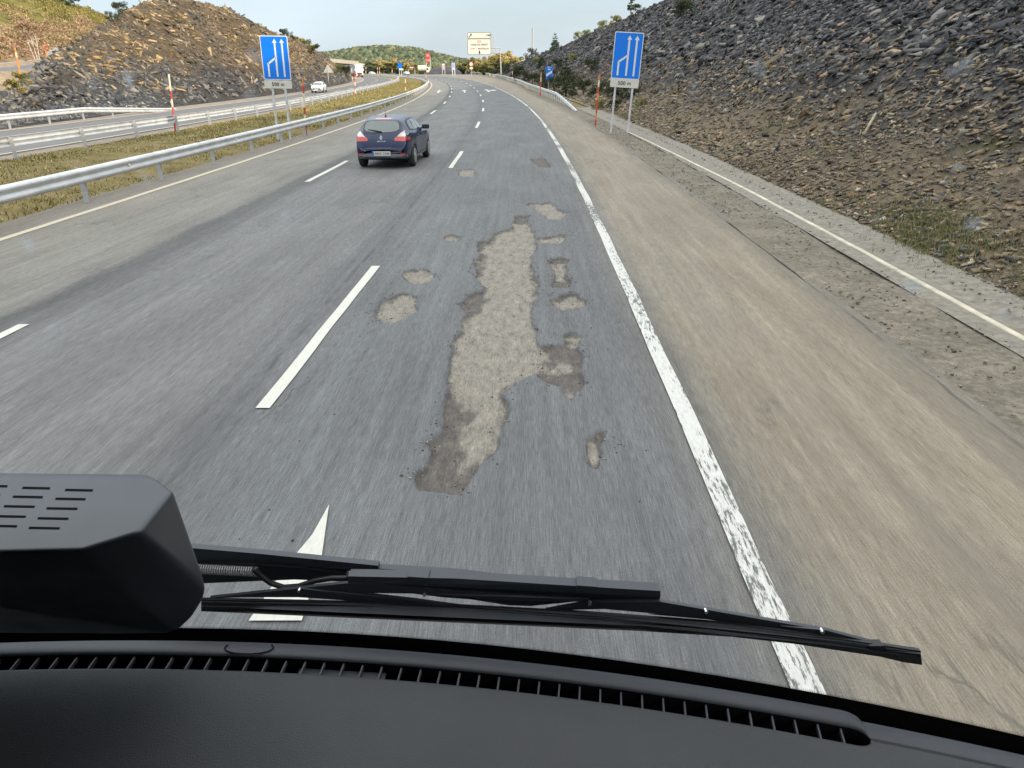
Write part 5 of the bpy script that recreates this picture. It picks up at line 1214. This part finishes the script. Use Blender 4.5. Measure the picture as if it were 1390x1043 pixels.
        h, _, _, _ = bvh.ray_cast(Vector((sx*3, 2.72, 1.0)), Vector((-sx, 0, 0))); bm = bmesh.new()
        box(bm, (h.x+sx*.15, 2.72, 1.045), (.115, .065, .075), bev=.035); mr = fin(bm, 'wing_mirror', paint_, bd, True)
        bm = bmesh.new(); box(bm, (h.x+sx*.15, 2.655, 1.045), (.085, .004, .05)); box(bm, (h.x+sx*.04, 2.73, 1.0), (.05, .02, .02)); fin(bm, 'mirror_glass', M_dark, mr)
    # front
    decal([(-.62, .98), (-.66, 1.02), (-.6, 1.2), (-.54, 1.36), (0, 1.395), (.54, 1.36), (.6, 1.2), (.66, 1.02), (.62, .98)], '-y', 'windscreen', M_cglassd, off_=.01)
    decal([(-.5, .45), (-.56, .58), (-.45, .62), (0, .63), (.45, .62), (.56, .58), (.5, .45), (0, .41)], '-y', 'grille', M_dark, off_=.015)
    for sx in (-1, 1):
        decal([(sx*.42, .7), (sx*.78, .72), (sx*.8, .82), (sx*.7, .86), (sx*.5, .78)], '-y', 'headlight', M_lamph, off_=.014)
        decal([(sx*.55, .36), (sx*.72, .36), (sx*.72, .43), (sx*.55, .43)], '-y', 'fog_light', M_dark, off_=.014)
    bm = bmesh.new(); box(bm, (0, 4.325, .5), (.26, .01, .055)); fin(bm, 'number_plate', M_plate, bd)
    # wheels
    for yw in (.80, 3.42):
        for sx in (-1, 1):
            bm = bmesh.new(); tr = []; cx = sx*.765
            prof = [(-.10, .20), (-.105, .27), (-.09, .305), (-.05, .32), (.05, .32), (.09, .305), (.105, .27), (.10, .20)]
            for o_, r_ in prof: tr.append([bm.verts.new((cx+o_, yw+r_*math.cos(a), .32+r_*math.sin(a))) for a in np.linspace(0, 2*math.pi, 28, endpoint=False)])
            for i in range(len(tr)-1):
                for k in range(28): bm.faces.new([tr[i][k], tr[i][(k+1) % 28], tr[i+1][(k+1) % 28], tr[i+1][k]])
            bm.faces.new(tr[0]); bm.faces.new(tr[-1]); wl = fin(bm, 'wheel', M_tyre, e, True)
            bm = bmesh.new(); x0_ = cx+sx*.102
            for k in range(10):
                a = 2*math.pi*k/10; d = Vector((0, math.cos(a), math.sin(a))); n_ = Vector((0, -math.sin(a), math.cos(a)))
                c0 = Vector((x0_, yw, .32)); prism(bm, [c0+d*.03+n_*.018, c0+d*.19+n_*.022, c0+d*.19-n_*.022, c0+d*.03-n_*.018], (sx*.012, 0, 0))
            tube(bm, [(x0_, yw, .32), (x0_+sx*.016, yw, .32)], .045, 12)
            ring = np.linspace(0, 2*math.pi, 24, endpoint=False)
            for k in range(24):
                a, c = ring[k], ring[(k+1) % 24]; pr = [(x0_, yw+r_*math.cos(t), .32+r_*math.sin(t)) for r_, t in ((.185, a), (.21, a), (.21, c), (.185, c))]; prism(bm, pr, (sx*.012, 0, 0))
            fin(bm, 'rim', M_rim_, wl)
    bm = bmesh.new(); box(bm, (0, 2.1, .45), (.70, 1.9, .16)); fin(bm, 'underbody', M_dark, e)
    if rear:   # headrests seen through the tinted glass are hinted by a paler patch of the windscreen beyond
        pass
    return e
car_s = 22.3
p = gnd(521.5, 229.5); th_car = math.atan2(0.10, 1)
make_hatch((p.x-.02, p.y-.1, 0), -R(1.2), M_navy, 'dark blue five door hatchback driving ahead in the middle lane')
p = gnd(425.5, 126.5); hs = heading(113)
make_hatch((p.x+.05-4.1*math.sin(-hs)*0, p.y+4.2, g(p.y)), math.pi+hs, M_cwhite, 'small white hatchback coming towards us on the oncoming carriageway', plate='4471 DKT')
# tiny white cars far away
def far_car(px, Yd, label, rz):
    P = onground(px, Yd); o = [x for x in C.collection.objects if x.get('label', '').startswith('small white hatchback coming')][0]
    e = empty('white_car', P, rz, label, 'car', 'tiny white cars far along the bend')
    for ch in list(C.collection.objects):
        if ch.parent == o and ch.name.split('.')[0] in ('body', 'wheel', 'underbody'):
            c = ch.copy(); link(c); c.parent = e
            for g2 in [x for x in C.collection.objects if x.parent == ch and x.name.split('.')[0] in ('side_window', 'windscreen', 'rear_window', 'rim', 'grille', 'headlight')]:
                d = g2.copy(); link(d); d.parent = c
far_car(502.5, 330, 'tiny white car just right of the oncoming lorry', math.pi+.6)
far_car(553.5, 330, 'tiny white car right of the blue sign on the bend', .5)
# ---- oncoming lorry
M_lw = paintm('lorry_white', (.62,.62,.6), .04); M_curt = simple('grey_curtain', (.28,.29,.31), .6, var=.1)
P = onground(488.2, 262); th_l = .35
e = empty('lorry', P, th_l, 'white articulated lorry with a grey trailer coming round the bend towards us', 'lorry')
bm = bmesh.new(); sect = [(0, .55), (0, 1.6), (.08, 2.1), (.35, 3.1), (.75, 3.75), (1.4, 3.98), (2.2, 4.), (2.2, .55)]
vs = [[bm.verts.new((sx*1.22, y, z)) for y, z in sect] for sx in (-1, 1)]
bm.faces.new(vs[0]); bm.faces.new(vs[1][::-1])
for i in range(len(sect)): j = (i+1) % len(sect); bm.faces.new([vs[0][i], vs[1][i], vs[1][j], vs[0][j]])
bmesh.ops.bevel(bm, geom=bm.edges[:], offset=.07, segments=2, affect='EDGES'); cb = fin(bm, 'cab', M_lw, e)
def pl_(nm, pts, mat, par): bm = bmesh.new(); prism(bm, pts, (0, .05, 0)); fin(bm, nm, mat, par)
pl_('windscreen', [(-1.05, .02, 1.75), (1.05, .02, 1.75), (1., .26, 2.7), (-1., .26, 2.7)], M_cglassd, cb)
pl_('grille', [(-.8, -.05, .75), (.8, -.05, .75), (.8, -.05, 1.3), (-.8, -.05, 1.3)], M_dark, cb)
pl_('sun_visor', [(-1.1, .1, 2.75), (1.1, .1, 2.75), (1.1, .2, 2.95), (-1.1, .2, 2.95)], M_curt, cb)
for sx in (-1, 1): 
    pl_('headlight', [(sx*.7, -.06, .8), (sx*1.1, -.06, .8), (sx*1.1, -.06, 1.05), (sx*.7, -.06, 1.05)][::sx], M_lamph, cb)
    bm = bmesh.new(); box(bm, (sx*1.42, .25, 2.25), (.12, .1, .38), bev=.04); fin(bm, 'wing_mirror', M_lw, cb)
bm = bmesh.new(); box(bm, (0, 9.2, 2.55), (1.25, 6.6, 1.42), bev=.04); fin(bm, 'trailer', M_curt, e)
bm = bmesh.new(); box(bm, (0, 8., .95), (.45, 7.2, .16)); fin(bm, 'chassis', M_dark, e)
for y in (1.0, 3.6, 11., 12.3, 13.6):
    for sx in (-1, 1): bm = bmesh.new(); tube(bm, [(sx*.85, y, .5), (sx*1.2, y, .5)], .5, 18); fin(bm, 'wheel', M_tyre, e)
# ---- tanker at the service area
P = onground(575.5, 360); e = empty('tanker_lorry', P, 0, 'cream tanker lorry standing below the red totem sign', 'lorry')
bm = bmesh.new(); tube(bm, [(-2.6, 0, 2.6), (-2.45, 0, 2.6), (1.0, 0, 2.6), (1.15, 0, 2.6)], [.9, 1.25, 1.25, .9], 20); fin(bm, 'tank', simple('cream_tank', (.58,.55,.44), .4), e)
bm = bmesh.new(); box(bm, (1.95, 0, 1.9), (.65, 1.1, 1.15), bev=.12); cb = fin(bm, 'cab', simple('cream_cab', (.7,.66,.52), .4), e)
bm = bmesh.new(); box(bm, (1.95, -1.12, 2.2), (.42, .02, .4)); fin(bm, 'side_window', M_cglassd, cb)
bm = bmesh.new(); box(bm, (0, 0, 1.05), (2.6, .5, .2)); fin(bm, 'chassis', M_dark, e)
for x in (-1.8, -.7, 1.9): 
    for sy in (-1, 1): bm = bmesh.new(); tube(bm, [(x, sy*.7, .5), (x, sy*1.05, .5)], .5, 16); fin(bm, 'wheel', M_tyre, e)
# ================================================================== OUR OWN CAB
M_dash = simple('dashboard_plastic', (.036,.04,.048), .55, spec=.4, var=.14, sc=5, bump=.3, bsc=620, dirt=(.055,.056,.058))
M_dash2 = simple('dashboard_trim', (.036,.041,.052), .5, spec=.45, var=.08, sc=3, bump=.2, bsc=900)
M_void = simple('vent_black', (.004,.004,.005), .9, spec=.1)
M_inner = simple('cab_lining', (.05,.05,.05), .9)
M_rub = simple('wiper_black', (.012,.013,.016), .5, spec=.45)
M_rubs = simple('wiper_satin', (.03,.035,.045), .42, spec=.5)
M_cabw = paintm('cab_paint', (.6,.6,.6))
cab = empty('truck_cab', (-.45, 0, 0), 0, 'dark dashboard, windscreen and wiper of the truck the photo is taken from', 'truck')
def cl(v): v = Vector(v); return (v.x+.45, v.y, v.z)
def u2(x): return (x+.45)**2
def yG(x): return .757-.14*u2(x)                    # glass base
def yV(x): return .683-.124*u2(x)                    # vent far edge
ZD = 2.0
xs = np.concatenate([np.arange(-1.62, .34, .03), np.arange(.34, .40, .002), np.arange(.42, .73, .03)])
def vent_half(x): return (yV(x)-.0115, .0115)
# dashboard: near part, slot, far strip, all one sheet with a cut recess
XV1 = .372; rV = .0115
def slot_edges(x):
    yc = yV(x)-rV
    if x > XV1: return yc, yc
    h = rV if x < XV1-rV*1.6 else math.sqrt(max(0, rV*rV-((x-(XV1-rV*1.6))/1.6)**2))
    return yc-h, yc+h
V = []
rowsN = [(.16, -.30), (.20, -.06), (.24, -.012), (.30, -.002), (.38, .004), (.46, .004), (.53, .002), (.58, 0)]
for x in xs:
    n0, f0 = slot_edges(x); cam_ = -.02*u2(x)
    k = (n0-.16)/(.58-.16)
    col_ = [(x, .16+(y-.16)*k, ZD+z+cam_) for y, z in rowsN]
    op = min(1, (f0-n0)/.012); col_[-1] = (x, n0-.004, ZD+cam_); col_.append((x, n0, ZD-.001*op+cam_)); col_.append((x, n0+.0005*op, ZD-.03*op+cam_))
    V.append(col_)
V = np.array(V); nq = V.shape[1]-1; mi_ = np.tile(np.array([0]*(nq-1)+[1]), len(xs)-1)
mobj('dashboard', [cl(v) for v in V.reshape(-1, 3)], grid_faces(len(xs), V.shape[1]), [M_dash, M_void], cab, smooth=True, mi=mi_)
V = []
for x in xs:
    n0, f0 = slot_edges(x); cam_ = -.02*u2(x)
    op = min(1, (f0-n0)/.012); V.append([(x, f0-.0005*op, ZD-.03*op+cam_), (x, f0, ZD-.001*op+cam_), (x, f0+.003, ZD+.002*op+cam_), (x, f0+.012, ZD+.002*op+cam_), (x, f0+.024, ZD+.0+cam_), (x, f0+.031, ZD-.008+cam_), (x, f0+.036, ZD-.022+cam_), (x, f0+.045, ZD-.05+cam_), (x, yG(x)+.03, ZD-.07+cam_)])
V = np.array(V); nq = V.shape[1]-1; mi_ = np.tile(np.array([1]+[0]*(nq-1)), len(xs)-1)
ds = mobj('rear_ledge', [cl(v) for v in V.reshape(-1, 3)], grid_faces(len(xs), V.shape[1]), [M_dash2, M_void], cab, smooth=True, mi=mi_)
V = []
for x in xs[xs < XV1+.01]: V.append([(x, yV(x)-.04, ZD-.028-.02*u2(x)), (x, yV(x)+.02, ZD-.028-.02*u2(x))])
vg = mobj('defrost_vent', [cl(v) for v in np.array(V).reshape(-1, 3)], grid_faces(len(V), 2), M_void, cab)
bm = bmesh.new(); x = XV1-.024*1.15
while x > -1.5:
    yc = yV(x)-rV; fn = (x+.1)*.10; a = Vector((x, yc, ZD-.0065-.02*u2(x)))
    rot = Matrix.Rotation(-.18*(x-.0)-.08, 3, 'Z'); bm = bmesh.new(); box(bm, cl(a), (.0010, rV*.98, .0028), rot); fin(bm, 'fin', M_dash2, vg); x -= .0243
bm = bmesh.new(); prism(bm, [cl((q, yV(q)-rV*2+.001+dd, ZD-.016)) for q, dd in ((-.295, 0), (-.185, 0), (-.185, .02), (-.295, .02))], (0, 0, .002)); fin(bm, 'vent_cover', M_dash2, vg)
# oval lid outline on the ledge
bm = bmesh.new(); cx, cy = -.352, .709
def AZ0(px, py, z): v = ray(px, py); t = (z-CAMZ)/v[2]; return Vector((v[0]*t, v[1]*t, z))
pts = [cl(AZ0(338+33*math.cos(a)-3*math.sin(a), 879.5+8.5*math.sin(a), ZD+.003)) for a in np.linspace(-.5, 3.6, 22)]
tube(bm, pts, .0008, 6); fin(bm, 'lid_groove', M_void, ds)
# glass
TILT = .13
def glass_pt(x, z, off_=0): return Vector((x, yG(x)-(z-1.93)*TILT*(1)+off_, z))
b = NB('windscreen_glass'); b.t.nodes.remove(b.p); tr = b.n('ShaderNodeBsdfTransparent'); tr.inputs[0].default_value = (.97, .985, .98, 1)
gl_ = b.n('ShaderNodeBsdfGlossy'); gl_.inputs['Roughness'].default_value = .02; df = b.n('ShaderNodeBsdfTranslucent'); df.inputs[0].default_value = (.42,.47,.52,1)
ms = b.n('ShaderNodeMixShader'); fr = b.n('ShaderNodeFresnel'); fr.inputs[0].default_value = 1.45
b.l(b.math('MULTIPLY', fr.outputs[0], .35), ms.inputs[0]); b.l(tr.outputs[0], ms.inputs[1]); b.l(gl_.outputs[0], ms.inputs[2])
v = b.pos(); wn = b.n('ShaderNodeTexNoise'); wn.inputs['Scale'].default_value = 22; b.l(v, wn.inputs['Vector'])
wv = b.n('ShaderNodeVectorMath'); wv.operation = 'SCALE'; wv.inputs['Scale'].default_value = .02; b.l(wn.outputs['Color'], wv.inputs[0])
wa = b.n('ShaderNodeVectorMath'); b.l(v, wa.inputs[0]); b.l(wv.outputs[0], wa.inputs[1])
sp = b.n('ShaderNodeTexVoronoi'); sp.inputs['Scale'].default_value = 27; b.l(wa.outputs[0], sp.inputs['Vector'])
pick = b.math('MULTIPLY', b.ramp(b.sep(sp.outputs['Color'])[0], [(.45, 0.), (.6, 1.)], 'LINEAR'), b.ramp(sp.outputs['Distance'], [(.02, .5), (.24, 0.)]))
_, _, zz = b.sep(v); pick = b.math('MULTIPLY', pick, b.math('MULTIPLY', b.math('SUBTRACT', zz, 2.38), 7., True), True)
xx_ = b.sep(v)[0]; pick = b.math('MULTIPLY', pick, b.ramp(b.math('ABSOLUTE', b.math('SUBTRACT', xx_, -.05)), [(.16, 0.), (.2, 1.)]))
m2 = b.n('ShaderNodeMixShader'); b.l(pick, m2.inputs[0]); b.l(ms.outputs[0], m2.inputs[1]); b.l(df.outputs[0], m2.inputs[2]); b.l(m2.outputs[0], b.o.inputs[0])
M_wind = b.m
gx = np.linspace(-1.6, .70, 40); gz = np.linspace(1.925, 3.0, 14)
V = [cl(glass_pt(x, z)) for z in gz for x in gx]
mobj('windscreen', V, grid_faces(len(gz), len(gx)), M_wind, cab, smooth=True)
V = [cl(glass_pt(x, z, -.002)) for z in (1.90, 1.93, 1.958-0) for x in gx]
# black ceramic border: height follows the camera's lower glass line
V = []
for z0 in (0, 1):
    for x in gx:
        zt = 1.985-.012*u2(x); V.append(cl(glass_pt(x, 1.88 if z0 == 0 else zt, -.003)))
fb = mobj('black_glass_border', V, grid_faces(2, len(gx)), M_void, cab)
bm = bmesh.new()                                     # dot matrix along the border
for i in range(560):
    x = -.75+i*.0025
    for r_, rad in ((0, .0008), (1, .0005)):
        p = glass_pt(x+(.00125 if r_ else 0), 1.985-.012*u2(x)+.0017+r_*.0023, -.0035)
        bm.faces.new([bm.verts.new(cl(p+Vector((rad*math.cos(a), 0, rad*math.sin(a))))) for a in (0, 1.047, 2.094, 3.14, 4.19, 5.24)])
fin(bm, 'dot_matrix', M_void, fb)
# ---- wiper, outside the glass
def wp(px, py, off_):
    v = ray(px, py); lo, hi = .2, 3.
    f = lambda t: v[1]*t-(yG(v[0]*t)-(CAMZ+v[2]*t-1.93)*TILT+off_)
    for _ in range(50):
        m_ = (lo+hi)/2
        if f(m_) > 0: hi = m_
        else: lo = m_
    t = (lo+hi)/2; return Vector((v[0]*t, v[1]*t, CAMZ+v[2]*t))
wip = bpy.data.objects.new('wiper', None); link(wip); wip.parent = cab
def bar(nm, pts, off_, th, mat, par=wip, bev=.0):
    """closed outline given as seen on the glass plane; gets real thickness outwards"""
    bm = bmesh.new(); poly = [Vector(cl(wp(px, py, off_))) for px, py in pts]; prism(bm, poly, (0, th, -.12*th))
    if bev: bmesh.ops.bevel(bm, geom=bm.edges[:], offset=bev, segments=2, affect='EDGES', clamp_overlap=True)
    return fin(bm, nm, mat, par)
# rubber blade
lowl = [(273, 823), (478, 827.5), (620, 832), (790, 841), (960, 854), (1063, 865), (1160, 879), (1250, 893)]
def band(pts, t0, t1): return [(x, y+t0) for x, y in pts]+[(x, y+t1) for x, y in pts[::-1]]
bl_ = bar('blade', band(lowl, -6, 0), .012, .006, M_rubs)
bar('rubber_edge', band(lowl, .5, 7), .008, .004, M_rub, bl_)
bar('blade_spine', band([(x, y-8) for x, y in lowl], -1, 1.6), .014, .005, M_rub, bl_)
# yokes of the blade frame
yk = [[(284, 812), (405, 799), (480, 806), (560, 815), (640, 826), (560, 823), (480, 816), (405, 811), (340, 811)],
      [(405, 799), (470, 792), (560, 797), (700, 808), (800, 814), (700, 816), (560, 806), (470, 805), (420, 811)],
      [(740, 829), (800, 818), (896, 817), (966, 829), (966, 840), (900, 834), (820, 827)],
      [(880, 834), (966, 829), (1063, 846), (1122, 856), (1118, 864), (1040, 854), (960, 841)],
      [(1060, 850), (1122, 856), (1198, 876), (1190, 881), (1120, 865)]]
for i, q in enumerate(yk): bar('yoke', q, .018+.003*(i % 2), .006, M_rubs)
bar('end_cap', [(1180, 877), (1200, 877), (1205, 884), (1250, 888), (1252, 903), (1225, 899), (1180, 888)], .010, .012, M_rub)
# spoiler housing
sp_ = bar('spoiler', [(472, 783.5), (620, 786), (781, 796), (896, 803), (896, 815), (860, 817), (780, 817), (720, 823), (690, 822), (640, 814), (600, 811), (560, 806), (510, 803), (472, 795)], .026, .016, M_rub)
bar('spoiler_top', [(472, 782.5), (620, 785.5), (781, 795.5), (896.5, 802.5), (896.5, 811), (781, 805), (620, 795.5), (472, 791)], .024, .018, M_rubs)
for q in ([(553, 783), (581, 785), (581, 795), (553, 793.5)], [(783, 795), (811, 797), (811, 806), (783, 804.5)]): bar('clip', q, .020, .022, M_rubs, sp_, .0004)
bm = bmesh.new()
for px, py in ((405, 803), (576, 808.5), (801, 821), (959, 832), (1117, 859)): 
    c = Vector(cl(wp(px, py, .012))); tube(bm, [c, c+Vector((0, .006, 0))], .0022, 8)
fin(bm, 'rivets', M_chrome, wip)
# arms
bar('arm', [(230, 742), (266, 744.7), (349, 751.6), (513, 768), (513, 772), (560, 774.5), (626, 779), (668, 784.6), (712, 792), (640, 788), (560, 781), (470, 775), (400, 767), (349, 763.5), (230, 762)], .05, .012, M_rubs)
bar('arm_underside', [(230, 765), (349, 766), (420, 772), (470, 779), (470, 790), (400, 787), (349, 789), (230, 794)], .045, .014, M_rub)
bm = bmesh.new(); cpts = [wp(px, py, .04) for px, py in [(262+i*1.6, 772+.55*math.sin(i*1.57)*0+i*.08) for i in range(56)]]
for i, c in enumerate(cpts):
    if i % 2 == 0:
        ring = [Vector(cl(c+Vector((0, .006*math.cos(a), .006*math.sin(a))))) for a in np.linspace(0, 6.283, 9)]; tube(bm, ring, .0011, 5)
fin(bm, 'tension_spring', M_galvd, wip)
bm = bmesh.new(); hp = [(344, 772), (354, 782), (368, 792), (385, 797.5), (405, 796), (428, 788.5), (450, 785), (478, 785)]
hp2 = []
for i in range(len(hp)-1):
    for k in range(5): hp2.append((hp[i][0]+(hp[i+1][0]-hp[i][0])*k/5, hp[i][1]+(hp[i+1][1]-hp[i][1])*k/5))
tube(bm, [cl(wp(a, b_, .034)) for a, b_ in hp2], .0038, 10); fin(bm, 'washer_hose', M_rub, wip, True)
# ---- cab shell: front panel, roof, pillars, doors, rear wall
def shell(nm, c, h, mat, bev=.01): bm = bmesh.new(); box(bm, cl(c), h, bev=bev); return fin(bm, nm, mat, cab)
V = []
for z in (.45, 1.1, 1.80, 1.865):
    for x in gx: V.append(cl((x*1.0, yG(x)+.012+(0 if z < 1.8 else -.005), z)))
mobj('front_panel', V, grid_faces(4, len(gx)), M_cabw, cab, smooth=True)
V = []
for z, dy in ((1.92, .0), (1.6, -.15), (.9, -.25)): 
    for x in gx: V.append(cl((x, yG(x)-.01+dy, z)))
mobj('inner_bulkhead', V, grid_faces(3, len(gx)), M_inner, cab)
shell('roof', (-.45, -.45, 3.06), (1.22, 1.15, .04), M_inner)
shell('rear_wall', (-.45, -1.5, 1.95), (1.22, .04, 1.1), M_inner)
shell('floor', (-.45, -.45, .95), (1.2, 1.05, .04), M_inner)
for sx in (-1, 1):
    x = -.45+sx*1.2
    shell('door', (x, -.4, 1.45), (.04, 1.05, .5), M_inner)
    if sx < 0: shell('side_light_blocker', (x+.05, .05, 2.45), (.01, .56, .54), M_inner, .003)  # unseen panel added over the left window to darken the dashboard
    shell('door_pillar', (x, -.95, 2.5), (.04, .5, .55), M_inner)
    bm = bmesh.new(); prism(bm, [cl((x, .60, 1.92)), cl((x, .50, 1.92)), cl((x-sx*.03, .34, 3.04)), cl((x-sx*.03, .46, 3.04))], (-sx*.06, 0, 0)); fin(bm, 'front_pillar', M_inner, cab)
# steering wheel well below and left of the view
bm = bmesh.new(); c = Vector((-1.05, .22, 1.78)); rt = Matrix.Rotation(R(-62), 3, 'X')
tube(bm, [cl(c+rt @ Vector((.21*math.cos(a), 0, .21*math.sin(a)))) for a in np.linspace(0, 2*math.pi, 33)], .015, 8, cap=False)
tube(bm, [cl(c), cl(c+Vector((0, .35, -.25)))], .03, 8); tube(bm, [cl(c+Vector((-.2, 0, 0))), cl(c+Vector((.2, 0, 0)))], .014, 6); fin(bm, 'steering_wheel', M_dash2, cab, True)

# ---- black vented device on the left of the dashboard (its own thing)
M_dev = simple('device_satin_black', (.045,.052,.068), .36, spec=.5, var=.05, bump=.1, bsc=1200)
far_z = lambda: 0
pts = []
A = lambda px, py, Y_: atY(px, py, Y_)
def AZ(px, py, z): v = ray(px, py); t = (z-CAMZ)/v[2]; return Vector((v[0]*t, v[1]*t, z))
ZT = 2.258
top_far = [AZ(-420, 636, ZT-.004), AZ(200, 643, ZT-.004)]
top = [AZ(-420, 640, ZT), AZ(212, 648, ZT), AZ(236, 666, ZT), AZ(190, 722, ZT), AZ(110, 747, ZT), AZ(-420, 760, ZT)]
low = [A(-420, 858, .655), A(236, 862, .665), A(284, 803, .665), A(262, 838, .668), A(-420, 830, .70), A(250, 830, .70)]
org = A(0, 860, .68); org.z = 2.0
bm = bmesh.new()
for p in top_far+top+low: bm.verts.new(p-org)
r_ = bmesh.ops.convex_hull(bm, input=bm.verts[:]); bmesh.ops.delete(bm, geom=list({g_ for g_ in r_['geom_unused']+r_['geom_interior'] if isinstance(g_, bmesh.types.BMVert)}), context='VERTS')
bmesh.ops.dissolve_limit(bm, angle_limit=R(9), verts=bm.verts[:], edges=bm.edges[:])
bmesh.ops.bevel(bm, geom=bm.edges[:], offset=.019, segments=6, affect='EDGES', profile=.55, clamp_overlap=True)
dev = empty('dashboard_device', org, 0, 'black rounded device with rows of vent slots sitting on the left of the dashboard', 'device')
dv = fin(bm, 'housing', M_dev, dev, True)
bvh = BVHTree.FromObject(dv, bpy.context.evaluated_depsgraph_get())
rows_ = [(30, 70, 662.5, 88, 128, 665.5), (18, 59, 674.5, 75, 118, 677.5), (6, 47, 687, 63, 107, 690.5), (-6, 34.5, 700.5, 51, 95, 704), (-18, 21.5, 714, 39, 83, 717)]
bm = bmesh.new(); M_slot = M_void
def onbody(px, py):
    v = Vector(ray(px, py)); o = Vector((0, 0, CAMZ))-org; h, n_, _, _ = bvh.ray_cast(o, v.normalized()); return (h-v.normalized()*.0006) if h else None
for (a0, a1, ya, b0, b1, yb) in rows_:
    for k in range(5):
        x0_, x1_, yy = (b0-58*k, b1-58*k, yb-2.8*k)
        q = [onbody(x0_+1, yy-2), onbody(x1_-1.5, yy-1.2), onbody(x1_-2.5, yy+1.8), onbody(x0_-.5, yy+1)]
        if all(q): bm.faces.new([bm.verts.new(p) for p in q])
fin(bm, 'vent_slots', M_slot, dev)
